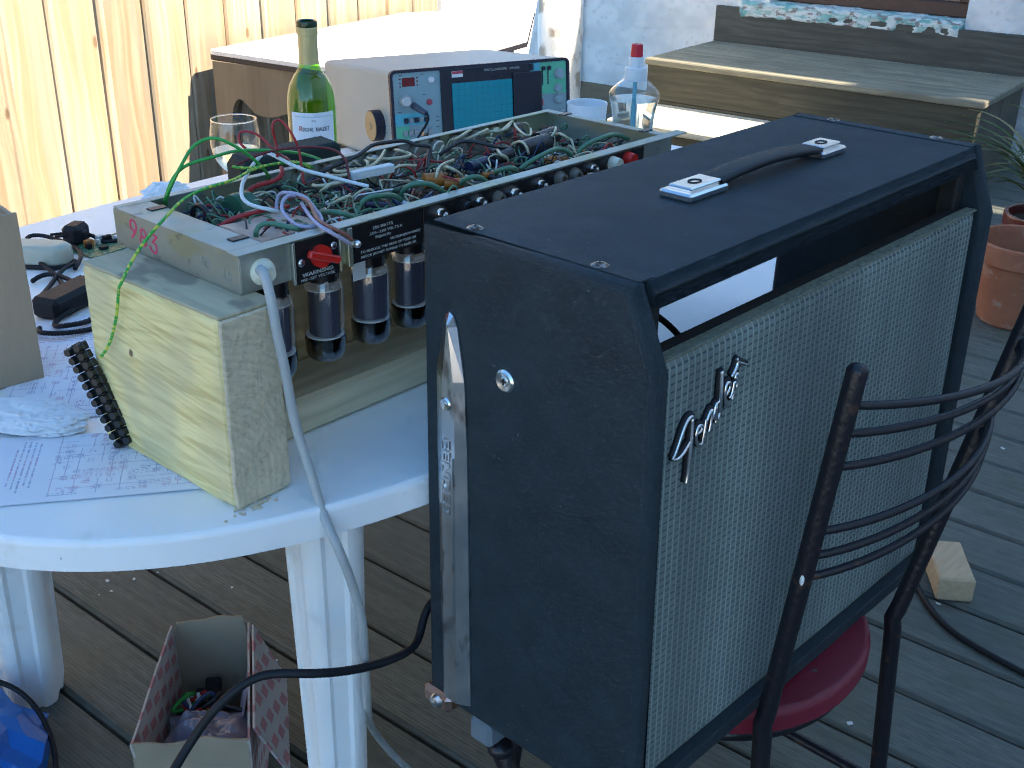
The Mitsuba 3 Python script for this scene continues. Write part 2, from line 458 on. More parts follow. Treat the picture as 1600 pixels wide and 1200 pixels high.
add("step_riser", moved(box([0.065, -0.39, 0.0], [BL_ - 0.105, -0.365, 0.154], 0.003), BF), "panel_wood", parent=step)

# ------------------------------------------------------------------ far table
plain("formica_white", proc(lambda p, n, uv: mix((0.66, 0.67, 0.69), (0.80, 0.80, 0.80), fbm(p.x * 12, p.y * 12, p.z * 12))), 0.25)
plain("table_edge", (0.02, 0.02, 0.028), 0.5)
ftab = thing("side_table", "old wooden table with white laminate top and scalloped apron by the fence", "table")
TL, TN, TP, TQ, TB = (1.226, 2.16), (1.328, 1.522), (2.05, 1.70), (2.62, 2.17), (2.15, 2.357)
TF = rz(13.5, (*TN, 0))
tw, td = 0.745, 0.645
ring = Polygon([TL, TN, TP, TQ, TB]).buffer(-0.025).buffer(0.025)
add("table_top", prism(ring, 0.704, 0.7152), "formica_white", smooth=30, parent=ftab)
add("edge_band", prism(ring.buffer(0.0015), 0.690, 0.7038), "table_edge", smooth=30, parent=ftab)
plain("table_wood", proc(lambda p, n, uv: mix((0.12, 0.095, 0.065), (0.24, 0.195, 0.14), fbm((p.x + p.y) * 60, p.z * 5, 1.0, 4))), 0.6)


def apron(L):
    pts = [(0, 0.69), (0, 0.0), (0.05, 0.0), (0.055, 0.36)]
    pts += [(0.055 + 0.035 * (1 - math.cos(a)), 0.52 + 0.075 * math.sin(a)) for a in np.linspace(0, 1.9, 9)]
    pts += [(x, 0.575 - 0.02 * math.sin((x - 0.1) * 20)) for x in np.linspace(0.14, L / 2 - 0.02, 14)]
    pts += [(L / 2, 0.55)]
    right = [(L - x, z) for x, z in pts[:-1]][::-1]
    return Polygon(pts + right).buffer(0)


for nm, o, ex, ey, L in (("apron", (0.035, 0.03), (0, 1), (1, 0), td - 0.06), ("apron", (0.06, 0.03), (1, 0), (0, 1), tw - 0.12), ("apron", (tw - 0.055, 0.03), (0, 1), (1, 0), td - 0.06), ("apron", (0.06, td - 0.05), (1, 0), (0, 1), tw - 0.12)):
    m = prism(apron(L), 0, 0.02)
    F = frame([*o, 0], [*ex, 0], [0, 0, 1], [*ey, 0])
    add(nm, moved(m, TF @ F), "table_wood", parent=ftab)

# ------------------------------------------------------------------ white garden table
ZT = 0.71
TC, TA, TBb, TROT, TEXP = np.array([0.445, 0.521]), 0.838, 0.524, 0.074, 2.9
plain("table_plastic", proc(lambda p, n, uv: mix(mix((0.74, 0.76, 0.77), (0.81, 0.82, 0.82), fbm(p.x * 9, p.y * 9, p.z * 9, 4)), (0.56, 0.56, 0.52), smoothstep(0.66, 0.82, fbm(p.x * 22, p.y * 22, p.z * 22 + 4, 4)) * 0.5) - mi.Color3f(0.3) * smoothstep(0.84, 0.87, fbm(p.x * 150 + 3, p.y * 150, p.z * 150, 3))), 0.32)
tt = np.linspace(0, 2 * np.pi, 160, endpoint=False)
ct, st_ = np.cos(tt), np.sin(tt)
oval = np.stack([np.sign(ct) * np.abs(ct) ** (2 / TEXP), np.sign(st_) * np.abs(st_) ** (2 / TEXP)], -1)
TFR = rz(math.degrees(TROT), (*TC, 0))


def oval_at(inset):
    return np.stack([oval[:, 0] * (TA - inset), oval[:, 1] * (TBb - inset)], -1)


def table_shell():
    rings = [(TA * 0.5, ZT), (0.05, ZT), (0.006, ZT), (0.0035, ZT - 0.0006), (0.0012, ZT - 0.003), (0.0, ZT - 0.007), (-0.001, ZT - 0.030), (0.001, ZT - 0.0312), (0.003, ZT - 0.030), (0.006, ZT - 0.012), (0.04, ZT - 0.006), (TA * 0.5, ZT - 0.006)]
    v, f, n = [], [], len(oval)
    for k, (ins, z) in enumerate(rings):
        r = oval * 0.02 if ins == TA * 0.5 else oval_at(ins)
        v.append(np.c_[r, np.full(n, z)])
    for k in range(len(rings) - 1):
        for j in range(n):
            a, b, c, d = k * n + j, k * n + (j + 1) % n, (k + 1) * n + (j + 1) % n, (k + 1) * n + j
            f += [[a, d, c], [a, c, b]]
    return tm(np.vstack(v), f)


gt = thing("garden_table", "white plastic oval garden table with fluted legs carrying the workbench clutter", "table")
add("table_top", moved(table_shell(), TFR), "table_plastic", smooth=35, parent=gt)


def fluted_leg(top, foot, r0, r1):
    n = 64
    a = np.arange(n) * 2 * np.pi / n
    v, f = [], []
    zs = np.linspace(0, 1, 24)
    for s in zs:
        r = r0 + (r1 - r0) * s
        fl = 1 + 0.085 * np.sign(np.cos(a * 5 + 0.6)) * np.abs(np.cos(a * 5 + 0.6)) ** 0.25
        if s > 0.985:
            fl = fl * 0.9
        c = np.array(top) * (1 - s) + np.array(foot) * s
        v.append(np.c_[c[0] + r * fl * np.cos(a), c[1] + r * fl * np.sin(a), np.full(n, c[2])])
    for k in range(len(zs) - 1):
        for j in range(n):
            i, i2 = k * n + j, k * n + (j + 1) % n
            f += [[i, i2 + n, i2], [i, i + n, i2 + n]]
    v = np.vstack(v)
    c = len(v)
    v = np.vstack([v, foot])
    f += [[c, (len(zs) - 1) * n + (j + 1) % n, (len(zs) - 1) * n + j] for j in range(n)]
    return tm(v, f)


for top, foot in (((-0.059, 0.080, 0.70), (-0.052, 0.092, 0.0)), ((-0.055, 0.84, 0.70), (-0.07, 0.85, 0.0)), ((0.93, 0.27, 0.70), (0.95, 0.26, 0.0)), ((0.83, 0.98, 0.70), (0.85, 1.0, 0.0))):
    add("leg", fluted_leg(top, foot, *((0.0385, 0.0235) if foot[1] < 0.2 else (0.054, 0.044))), "table_plastic", smooth=35, parent=gt)

# ------------------------------------------------------------------ amplifier cabinet
W, H, Z0 = 0.650, 0.508, 0.455


def amp(mesh):
    """The old cabinet is a little out of square: it racks down and in at its right end."""
    m = mesh.copy()
    v = m.vertices
    t, s = v[:, 0] / W, np.clip((H - v[:, 2]) / H, 0, 1.2)
    m.vertices = np.c_[v[:, 0] - 0.02 * t * s, v[:, 1], v[:, 2] + Z0 - 0.03 * t * s]
    return m


def tolex_bump(p, n, uv):
    d1, d2, r = voronoi(p.x * 400 + p.z * 170, p.y * 400 + p.z * 360)
    return smoothstep(0.0, 0.35, d2 - d1) * 0.8 + fbm(p.x * 260, p.y * 260, p.z * 260, 2)


def tolex_col(p, n, uv):
    g = fbm(p.x * 30, p.y * 30, p.z * 30, 3)
    s = fbm(p.x * 420, p.y * 420, p.z * 420, 2)
    c = mix((0.0125, 0.0225, 0.0300), (0.0220, 0.0385, 0.0500), g)
    c = mix(c, (0.036, 0.054, 0.064), smoothstep(0.5, 0.8, s) * 0.3)
    fleck = smoothstep(0.86, 0.9, fbm(p.x * 160 + 2, p.y * 160, p.z * 160, 3))
    return mix(c, (0.10, 0.11, 0.11), fleck * 0.7)


plain("tolex", proc(tolex_col), 0.50, spec=0.42, bump=proc(tolex_bump, 2e-4), bump_scale=0.0010)
plain("black_wood", (0.008, 0.009, 0.010), 0.7)
plain("chrome", (0.80, 0.81, 0.82), 0.16, 1.0)
plain("worn_chrome", proc(lambda p, n, uv: mix((0.78, 0.78, 0.79), (0.16, 0.14, 0.13), smoothstep(0.62, 0.74, fbm(p.x * 60, p.y * 60, p.z * 22, 4)) * 0.7)), proc(lambda p, n, uv: 0.12 + 0.22 * fbm(p.x * 40, p.y * 40, p.z * 40, 3)), 1.0)
plain("screw_metal", proc(lambda p, n, uv: mix((0.36, 0.30, 0.25), (0.12, 0.07, 0.05), smoothstep(0.42, 0.6, fbm(p.x * 300, p.y * 300, p.z * 300, 3)))), 0.3, 1.0)
plain("copper_metal", (0.62, 0.38, 0.30), 0.3, 1.0)

GX = 0.0087   # weave pitch across and up the cloth
GZ = 0.0070


def weave(p):
    u, w = p.x / GX, p.z / GZ
    col = dr.floor(u)
    fu = u - col
    row = w + 0.12 * cell_rand(col, 3)
    fw = row - dr.floor(row)
    rib = smoothstep(0.0, 0.16, fu) * smoothstep(1.0, 0.84, fu)
    dash = smoothstep(0.16, 0.28, fu) * smoothstep(0.90, 0.80, fu) * smoothstep(0.05, 0.18, fw) * smoothstep(0.44, 0.30, fw)
    return rib, dash, cell_rand(col, dr.floor(row))


def cloth_col(p, n, uv):
    rib, dash, r = weave(p)
    col = dr.floor(p.x / GX)
    dye = 0.86 + 0.16 * cell_rand(col, 11) + 0.46 * (noise(p.x * 13, 3.0) - 0.5)
    c = mix((0.280, 0.338, 0.325), (0.146, 0.188, 0.184), dr.clip(rib * (0.80 + 0.28 * r), 0, 1)) * dye
    c = mix(c, (0.024, 0.048, 0.058), dash * 0.78)
    yel = smoothstep(0.45, 0.75, fbm(p.x * 9, p.y, p.z * 7, 3))
    return c * mix((1.0, 1.0, 1.0), (0.90, 0.92, 0.90), yel)


def cloth_bump(p, n, uv):
    rib, dash, r = weave(p)
    return rib * 1.0 - dash * 0.9


plain("grille_cloth", proc(cloth_col), 0.6, bump=proc(cloth_bump, 4e-4), bump_scale=0.0011)
plain("cloth_edge", proc(lambda p, n, uv: mix((0.07, 0.08, 0.06), (0.16, 0.18, 0.14), noise(p.x * 260, p.y * 400, p.z * 400))), 0.8)

ampk = thing("amplifier_cabinet", "large black vinyl covered combo amplifier cabinet with silver grille cloth standing on a chair", "amplifier")
PROF = [(0, 0), (0, H), (-0.228, H), (-0.2565, 0.4405), (-0.267, 0)]     # (y, z) seen from the side


def side_panel(x0, x1):
    m = bevel_prism(PROF, 0, x1 - x0, 0.0105, 5)
    return moved(m, frame([x0, 0, 0], [0, 1, 0], [0, 0, 1], [1, 0, 0]))


add("side_panel", amp(side_panel(0.0, 0.0225)), "tolex", smooth=35, parent=ampk)
add("side_panel", amp(side_panel(W - 0.0225, W)), "tolex", smooth=35, parent=ampk)
tp = bevel_prism([(-0.002, H - 0.0212), (-0.002, H - 0.0003), (-0.2275, H - 0.0003), (-0.2365, H - 0.0212)], 0, W - 0.045, 0.004, 3)
add("top_panel", amp(moved(tp, frame([0.0225, 0, 0], [0, 1, 0], [0, 0, 1], [1, 0, 0]))), "tolex", smooth=35, parent=ampk)
add("bottom_panel", amp(box([0.0225, -0.262, 0.001], [W - 0.0225, -0.003, 0.020], 0.003)), "tolex", smooth=35, parent=ampk)
# vinyl seam strips along the top ends
for x in (0.0215, W - 0.0215):
    add("edge_seam", amp(box([x - 0.0085, -0.226, H - 0.001], [x + 0.0085, -0.004, H + 0.0009], 0.0008)), "tolex", parent=ampk)
GP0, GP1 = np.array([-0.243, 0.443]), np.array([-0.2545, 0.026])     # grille plane (y, z) top and bottom
add("baffle", amp(moved(prism([(GP0[0] + 0.003, GP0[1]), (GP0[0] + 0.026, GP0[1]), (GP1[0] + 0.026, GP1[1]), (GP1[0] + 0.003, GP1[1])], 0.0235, W - 0.0235), frame([0, 0, 0], [0, 1, 0], [0, 0, 1], [1, 0, 0]))), "black_wood", parent=ampk)
nb = 60


def cloth_fn(u, v):
    x = 0.0245 + u * (W - 0.049)
    e = np.minimum(np.minimum(u, 1 - u) * (W - 0.049), np.minimum(v, 1 - v) * 0.417)
    puff = 0.004 * (1 - np.exp(-e / 0.004)) - 0.002
    y = GP0[0] + (GP1[0] - GP0[0]) * v - puff
    z = GP0[1] + (GP1[1] - GP0[1]) * v
    return np.stack([x, y, z], -1)


cl = amp(sheet(cloth_fn, 80, 60))
cl.invert()
add("grille_cloth", cl, "grille_cloth", smooth=True, parent=ampk, label="silver woven grille cloth with dark dashes")
add("cloth_trim", amp(cat([box([0.0245, GP0[0] - 0.001, GP0[1] - 0.001], [W - 0.0245, GP0[0] + 0.012, GP0[1] + 0.0015], 0.001)])), "cloth_edge", parent=ampk)
add("front_rail", amp(box([0.0225, -0.2655, 0.0205], [W - 0.0225, -0.235, 0.0255], 0.002)), "tolex", parent=ampk)
# cleats, inner fittings
add("cleat", amp(box([0.0235, -0.225, 0.40], [0.045, -0.205, H - 0.022], 0.002)), "black_wood", parent=ampk)
add("cleat", amp(box([W - 0.045, -0.225, 0.40], [W - 0.0235, -0.205, H - 0.022], 0.002)), "black_wood", parent=ampk)
add("back_panel", amp(box([0.0235, -0.016, 0.0215], [W - 0.0235, -0.004, 0.155], 0.002)), "black_wood", parent=ampk)
add("cable", amp(tube([[0.10, -0.10, 0.45], [0.150, -0.13, 0.426], [0.188, -0.13, 0.403], [0.222, -0.13, 0.376], [0.25, -0.15, 0.33]], 0.0032)), "black_wood", smooth=True, parent=ampk)
hb = lathe([[0, 0], [0.007, 0], [0.007, 0.006], [0.003, 0.007], [0.003, 0.014], [0, 0.014]], 16)
add("mounting_bolt", amp(moved(hb, frame([W * 0.52, -0.2, H - 0.022], [1, 0, 0], [0, -1, 0], [0, 0, -1]))), "screw_metal", smooth=40, parent=ampk)

# screws on the top and the side
sc = lathe([[0, 0.0022], [0.0035, 0.0024], [0.0058, 0.0016], [0.0075, 0.0004], [0.0075, 0.0], [0, 0]][::-1], 24)
slot = box([-0.003, -0.0006, 0.0018], [0.003, 0.0006, 0.0026])
slot2 = box([-0.0006, -0.003, 0.0018], [0.0006, 0.003, 0.0026])
for x, y in ((0.0205, -0.047), (0.0215, -0.181), (W - 0.0195, -0.053), (W - 0.019, -0.181)):
    k = add("screw", amp(moved(sc, frame([x, y, H + 0.0006], [1, 0, 0], [0, 1, 0], [0, 0, 1]))), "screw_metal", smooth=40, parent=ampk)
    add("recess", amp(moved(cat([slot, slot2]), frame([x, y, H + 0.0006], [0.8, 0.6, 0], [-0.6, 0.8, 0], [0, 0, 1]))), "black_wood", parent=k)
SF = lambda y, z, d=0.0, s=1.0: frame([-d, y, z], [0, -s, 0], [0, 0, s], [-s, 0, 0])   # on the left side panel: x to the front, y up, z out
ws = lathe([[0, 0.003], [0.004, 0.0034], [0.0045, 0.0026], [0.0085, 0.0032], [0.0105, 0.0015], [0.0105, 0.0], [0, 0]][::-1], 32)
k = add("washer_screw", amp(moved(ws, SF(-0.1035, 0.3915))), "chrome", smooth=40, parent=ampk, label="round chrome washer and screw on the left side")
add("recess", amp(moved(cat([slot, slot2]), SF(-0.1035, 0.3915, 0.0012))), "black_wood", parent=k)

# tilt-back leg: ridged chrome strip with embossed letters
LEGP = [(0.455 - 0.455 + 0.018, 0.064), (0.14, 0.062), (0.30, 0.0595), (0.375, 0.056), (0.425, 0.0475), (0.434, 0.043), (0.437, 0.0385), (0.434, 0.034), (0.425, 0.0305), (0.375, 0.0215), (0.30, 0.0215), (0.14, 0.0235), (0.018, 0.0255)]
out = np.array([(-b, a) for a, b in LEGP])                         # (y, z)
mid = out.mean(0)


def leg_strip():
    n = len(out)
    inner = out.copy()
    yc = -(0.0425 - 0.0)
    for i in range(n):
        z = out[i, 1]
        half = 0.0085 if z < 0.36 else max(0.0008, 0.0085 * (0.43 - z) / 0.07)
        inner[i, 0] = -0.0425 + (half if out[i, 0] > -0.0425 else -half)
        inner[i, 1] = min(z, 0.428)
    base = np.c_[np.full(n, -0.0004), out]
    edge = np.c_[np.full(n, -0.0022), out]
    top = np.c_[np.full(n, -0.0095), inner]
    v = np.vstack([base, edge, top])
    f = []
    for r in range(2):
        for i in range(n):
            j = (i + 1) % n
            a, b, c, d = r * n + i, r * n + j, (r + 1) * n + j, (r + 1) * n + i
            f += [[a, b, c], [a, c, d]]
    tri = trimesh.creation.triangulate_polygon(Polygon(inner), engine="earcut")
    if len(tri[0]) == n or True:
        pv, pf = tri
        idx = [int(np.argmin(np.linalg.norm(inner - q, axis=1))) + 2 * n for q in pv]
        f += [[idx[a], idx[b], idx[c]] for a, b, c in pf]
    m = tm(v, f)
    trimesh.repair.fix_normals(m)
    return m


tl = add("tilt_leg", amp(leg_strip()), "worn_chrome", parent=ampk, label="tarnished chrome tilt-back leg on the left side")
k = add("leg_screw", amp(moved(ws, SF(-0.040, 0.351, 0.0092, 0.62))), "chrome", smooth=40, parent=tl)
em = on_plane("FENDER", 0.0085, [-0.0098, -0.0365, 0.318], [0, 0, -1], [0, -1, 0], 0.0012, True, 0.082)
em.apply_translation([0, 0, 0])
add("embossed_lettering", amp(em), "worn_chrome", parent=tl)
add("embossed_bar", amp(box([-0.0106, -0.0362, 0.236], [-0.0094, -0.0350, 0.318], 0.0003)), "worn_chrome", parent=tl)
add("pressed_ridge", amp(box([-0.0112, -0.0498, 0.13], [-0.0090, -0.0468, 0.30], 0.0009)), "worn_chrome", parent=tl)
# corner glide
gl = lathe([[0, 0], [0.019, 0], [0.019, 0.003], [0.015, 0.008], [0.007, 0.010], [0, 0.0105]], 24)
cg = box([-0.006, -0.036, -0.010], [0.020, 0.004, 0.012], 0.006)
add("corner_glide", amp(cg), "copper_metal", smooth=30, parent=ampk, label="small pinkish metal corner glide")
add("glide_dome", amp(moved(lathe([[0, 0.0], [0.008, 0.0], [0.006, 0.005], [0, 0.007]][0:], 20), SF(-0.019, 0.002, 0.006))), "chrome", smooth=40, parent=ampk)

# handle: strap with two chrome end caps
hs0, hs1 = np.array([0.270, -0.1165]), np.array([0.452, -0.1215])


def strap_fn(u, v):
    s = u
    x = hs0[0] + (hs1[0] - hs0[0]) * s
    y = hs0[1] + (hs1[1] - hs0[1]) * s
    z = H + 0.0080 + 0.0055 * np.sin(np.pi * s) ** 0.9
    a = v * 2 * np.pi
    wv = 0.0145 - 0.001 * np.sin(np.pi * s)
    return np.stack([x, y + wv * np.sign(np.cos(a)) * np.abs(np.cos(a)) ** 0.6, z + 0.0042 * np.sign(np.sin(a)) * np.abs(np.sin(a)) ** 0.7], -1)


plain("strap_vinyl", (0.007, 0.009, 0.013), 0.5, spec=0.3, bump=proc(lambda p, n, uv: fbm(p.x * 900, p.y * 900, p.z * 900, 2)), bump_scale=0.0003)
hdl = add("handle", amp(sheet(strap_fn, 28, 28)), "strap_vinyl", smooth=40, parent=ampk, label="black moulded strap handle with chrome end caps")
for x0, x1, y in ((0.213, 0.276, -0.116), (0.447, 0.497, -0.122)):
    e = cat([box([x0, y - 0.0185, H], [x1, y + 0.0185, H + 0.0080], 0.004), box([x0 + 0.008, y - 0.0125, H + 0.007], [x1 - 0.004, y + 0.0135, H + 0.0120], 0.003)])
    c = add("end_cap", amp(e), "chrome", smooth=25, parent=hdl)
    mx = (x0 + x1) / 2
    add("cap_emblem", amp(moved(lathe([[0.0085, 0.0], [0.0085, 0.0007], [0.006, 0.0007], [0.006, 0.0]], 24, True), frame([mx, y, H + 0.0121], [1, 0, 0], [0, 0.7, 0], [0, 0, 1]))), "black_wood", parent=hdl)

# script emblem on the cloth
LOGO = [[[0.0377,0.8127],[0.0429,0.8189],[0.0519,0.8356],[0.0581,0.8421],[0.0629,0.8426],[0.0663,0.8389]],[[0.0632,0.8403],[0.0636,0.8263],[0.063,0.806],[0.0621,0.7908],[0.06,0.7819]],[[0.0386,0.8124],[0.0503,0.8116],[0.0595,0.8176],[0.0641,0.821]],[[0.0719,0.8232],[0.0777,0.8249],[0.0794,0.8274],[0.0741,0.83],[0.0707,0.8249],[0.0715,0.8169],[0.076,0.812],[0.082,0.813]],[[0.0843,0.8327],[0.083,0.8229],[0.0811,0.812]],[[0.0836,0.8266],[0.0886,0.8362],[0.0914,0.8384],[0.0923,0.8311],[0.0895,0.8192]],[[0.0915,0.8288],[0.0959,0.8349],[0.0985,0.8391],[0.1,0.8322],[0.0988,0.8242]],[[0.1035,0.8406],[0.0986,0.8416],[0.097,0.8345],[0.1006,0.8268],[0.1046,0.8319]],[[0.1031,0.8698],[0.1039,0.8563],[0.1044,0.8422],[0.1059,0.8295]],[[0.1118,0.8448],[0.1171,0.8494],[0.1176,0.8537],[0.1131,0.8558],[0.1104,0.8491],[0.1122,0.8382],[0.1145,0.8336]],[[0.1181,0.8413],[0.1223,0.8451],[0.1242,0.8534],[0.1244,0.8457],[0.1217,0.8382]],[[0.1247,0.8558],[0.1274,0.86],[0.1292,0.8543],[0.128,0.847]],[[0.1189,0.8596],[0.1237,0.8638],[0.1268,0.8691],[0.1255,0.8739]],[[0.1259,0.8713],[0.1339,0.8669],[0.1442,0.8628]]]
GN = np.cross([1, 0, 0], [0, GP1[0] - GP0[0], GP1[1] - GP0[1]])
GN = GN / np.linalg.norm(GN)
GN = GN * (-1 if GN[1] > 0 else 1)
blk, chr_ = [], []
for st0 in LOGO:
    p = np.array([[x, GP0[0] + (GP1[0] - GP0[0]) * (z - Z0 - GP0[1]) / (GP1[1] - GP0[1]), z - Z0] for x, z in st0])
    n = 7 * len(p)
    r = np.full(n, 0.0017)
    big = np.ptp(p[:, 2]) > 0.04
    r = r * (1.3 if big else 1.0) * (0.75 + 0.35 * np.sin(np.linspace(0.1, np.pi - 0.1, n)))
    chr_.append(tube(p + GN * 0.0065, r, 8, n))
    blk.append(tube(p + GN * 0.0035 + np.array([0.001, 0, 0.0006]), r * 2.0, 8, n))
lg = add("emblem", amp(cat(chr_)), "chrome", smooth=True, parent=ampk, label="chrome script lettering emblem")
add("emblem_backing", amp(cat(blk)), "strap_vinyl", smooth=True, parent=lg)

# ------------------------------------------------------------------ chair under the cabinet
plain("chair_paint", proc(lambda p, n, uv: mix((0.010, 0.009, 0.013), (0.075, 0.035, 0.022), smoothstep(0.64, 0.80, fbm(p.x * 60, p.y * 60, p.z * 60, 4)) * 0.6)), 0.36, bump=proc(lambda p, n, uv: fbm(p.x * 200, p.y * 200, p.z * 200, 3)), bump_scale=0.0008)
plain("red_seat", proc(lambda p, n, uv: mix(mix((0.150, 0.010, 0.024), (0.185, 0.016, 0.034), fbm(p.x * 15, p.y * 15, p.z * 15)), (0.10, 0.06, 0.06), smoothstep(0.78, 0.8, fbm(p.x * 70, p.y * 70, p.z * 70, 3)))), 0.42)
plain("chipped_paint", (0.75, 0.75, 0.72), 0.6)
chair = thing("chair", "black metal chair with curved back rods and red seat carrying the amplifier", "chair")
L0, L1, R0, R1 = (np.array(q) for q in ([0.200, -0.282, 0.452], [0.222, -0.313, 0.851], [0.461, -0.297, 0.452], [0.523, -0.360, 0.862]))
for a, b, foot in ((L0, L1, [0.198, -0.305, 0.0]), (R0, R1, [0.488, -0.318, 0.0])):
    d = (b - a) / np.linalg.norm(b - a)
    f = np.array(foot)
    pts = np.vstack([np.linspace(f, a + (f - a) * 0.06, 10), [a + (f - a) * 0.03, a + np.array([0, 0.0015, 0.0]), a + d * 0.015], np.linspace(a + d * 0.04, b, 14), [b + d * 0.004, b + d * 0.006]])
    rr = np.full(len(pts), 0.0098)
    rr[-1], rr[-2] = 0.003, 0.0075
    add("back_leg", tube(pts, rr, 14, straight=True), "chair_paint", smooth=40, parent=chair)
for tl_, tr_, bow in ((0.915, 0.855, 0.050), (0.843, 0.841, 0.047), (0.757, 0.846, 0.052), (0.584, 0.660, 0.044), (0.515, 0.648, 0.046), (0.455, 0.615, 0.047)):
    a, b = L0 + (L1 - L0) * tl_, R0 + (R1 - R0) * tr_
    s = np.linspace(0, 1, 24)
    p = a + (b - a) * s[:, None]
    p[:, 1] -= bow * (4 * s * (1 - s)) ** 0.85
    add("back_rod", tube(p, 0.0040, 8, straight=True), "chair_paint", smooth=True, parent=chair)
sa = np.linspace(0, 2 * np.pi, 72, endpoint=False)
sr = np.stack([0.343 + 0.178 * np.sign(np.cos(sa)) * np.abs(np.cos(sa)) ** 0.92, -0.120 + 0.186 * np.sign(np.sin(sa)) * np.abs(np.sin(sa)) ** 0.92], -1)
st2 = bevel_prism(sr, 0.410, 0.4405, 0.008, 3)
add("seat", st2, "red_seat", smooth=35, parent=chair)
fr = np.stack([0.343 + (sr[:, 0] - 0.343) * 0.90, -0.12 + (sr[:, 1] + 0.12) * 0.90, np.full(len(sr), 0.400)], -1)
add("seat_frame", tube(np.vstack([fr, fr[:1]]), 0.009, 10, straight=True), "chair_paint", smooth=True, parent=chair)
for x in (0.19, 0.47):
    add("front_leg", cyl([x, 0.02, 0.402], [x + (x - 0.33) * 0.15, 0.06, 0.0], 0.0095, 14), "chair_paint", smooth=40, parent=chair)
for a, b in (([0.18, 0.03, 0.20], [0.199, -0.293, 0.20]), ([0.48, 0.03, 0.20], [0.475, -0.308, 0.20])):
    add("stretcher", cyl(a, b, 0.007, 12), "chair_paint", smooth=40, parent=chair)
q = L0 + (L1 - L0) * 0.462
add("paint_chip", moved(trimesh.creation.icosphere(2, 1.0), frame(q + np.array([-0.0085, -0.0035, 0]), [0.0022, 0, 0], [0, 0.0022, 0], [0, 0, 0.006])), "chipped_paint", smooth=True, parent=chair, label="white chip in the black paint")

# stand below the left end of the cabinet
plain("grey_rubber", (0.14, 0.17, 0.20), 0.6)
stand = thing("metal_stand", "black metal stand with a grey cap under the left end of the amplifier", "stand")
add("cap", box([0.004, -0.085, 0.424], [0.040, -0.055, 0.4525], 0.004), "grey_rubber", parent=stand)
add("post", tube([[0.022, -0.070, 0.424], [0.024, -0.082, 0.41], [0.026, -0.095, 0.38], [0.026, -0.098, 0.30], [0.026, -0.098, 0.0]], 0.0105, 12), "chair_paint", smooth=True, parent=stand)
add("collar", moved(trimesh.creation.icosphere(2, 0.014), frame([0.024, -0.082, 0.414], [1, 0, 0], [0, 1, 0], [0, 0, 0.8])), "chair_paint", smooth=True, parent=stand)
add("foot", lathe([[0, 0], [0.045, 0], [0.045, 0.006], [0.012, 0.012], [0, 0.012]], 24).apply_translation([0.026, -0.098, 0.001]), "chair_paint", smooth=35, parent=stand)

# ------------------------------------------------------------------ timber block under the chassis, board under the valves
def block_face(p, n, uv):
    w = (fbm(p.y * 6, p.z * 6, 1.0) - 0.5) * 0.05
    w = w * 0.35
    st = fbm(p.y * 9, (p.z + w + p.y * 0.10) * 190, 2.0, 3)
    saw = fbm((p.z - p.y * 0.12) * 330, p.y * 12, 4.0, 3)
    c = mix((0.56, 0.435, 0.17), (0.80, 0.665, 0.32), smoothstep(0.25, 0.7, st * 0.5 + saw * 0.5))
    c = mix(c, (0.46, 0.41, 0.26), smoothstep(0.5, 0.75, fbm(p.y * 14, p.z * 9, 7.0, 3)) * 0.5)
    kd, k2, kr = voronoi(p.y * 16 + 0.3, p.z * 13 + 0.7)
    return mix(c, (0.16, 0.10, 0.06), smoothstep(0.07, 0.03, kd) * (kr > 0.86))


def block_end(p, n, uv):
    r = dr.sqrt(dr.square(p.x + 0.20) + dr.square(p.z - 0.72)) + (fbm(p.x * 20, p.z * 20, 0.0, 3) - 0.5) * 0.02
    ring = 0.5 + 0.5 * dr.sin(r * 900)
    th = dr.atan2(p.z - 0.72, p.x + 0.20)
    f = fbm(r * 420, th * 16, 0.0, 3)
    c = mix((0.44, 0.365, 0.245), (0.58, 0.50, 0.36), dr.clip(0.15 + ring * 0.3 + f * 0.5, 0, 1))
    return mix(c, (0.15, 0.115, 0.075), smoothstep(0.58, 0.72, fbm(r * 620, th * 30, 3.0, 3)) * 0.22)


def block_top(p, n, uv):
    st = fbm(p.y * 9, p.x * 120, 2.0, 4)
    c = mix((0.30, 0.27, 0.185), (0.46, 0.415, 0.29), st)
    return mix(c, (0.15, 0.14, 0.11), smoothstep(0.55, 0.7, fbm(p.y * 22, p.x * 40, 1.0, 3)) * 0.7)


plain("pine_face", proc(block_face), 0.8, bump=proc(lambda p, n, uv: fbm((p.z - p.y * 0.35) * 210, p.y * 10, p.x * 40, 3)), bump_scale=0.0042)
plain("pine_end", proc(block_end), 0.85, bump=proc(lambda p, n, uv: fbm(p.x * 400, p.z * 200, p.y * 100, 3)), bump_scale=0.002)
plain("pine_top", proc(block_top), 0.85, bump=proc(lambda p, n, uv: fbm(p.x * 260, p.y * 16, p.z * 40, 3)), bump_scale=0.002)
tb = thing("timber_block", "thick rough sawn yellow timber block standing under the left end of the chassis", "timber")
BKF = rz(1.5, (-0.1595, 0.078, ZT))
add("timber", moved(rough_box([0.0012, 0.0012, 0.0005], [0.0635, 0.214, 0.1845], 0.006, 0.0022, 3), BKF), "pine_face", smooth=50, parent=tb)
eg = rough_box([0.0025, -0.0012, 0.002], [0.0632, 0.0035, 0.1838], 0.004, 0.003, 9, 0.0015)
add("end_grain", moved(eg, BKF), "pine_end", smooth=50, parent=tb, label="grey brown sawn end grain")
add("weathered_top", moved(rough_box([0.003, 0.002, 0.183], [0.0632, 0.213, 0.1868], 0.006, 0.0015, 12, 0.0015), BKF), "pine_top", smooth=50, parent=tb, label="dirty grey top face")


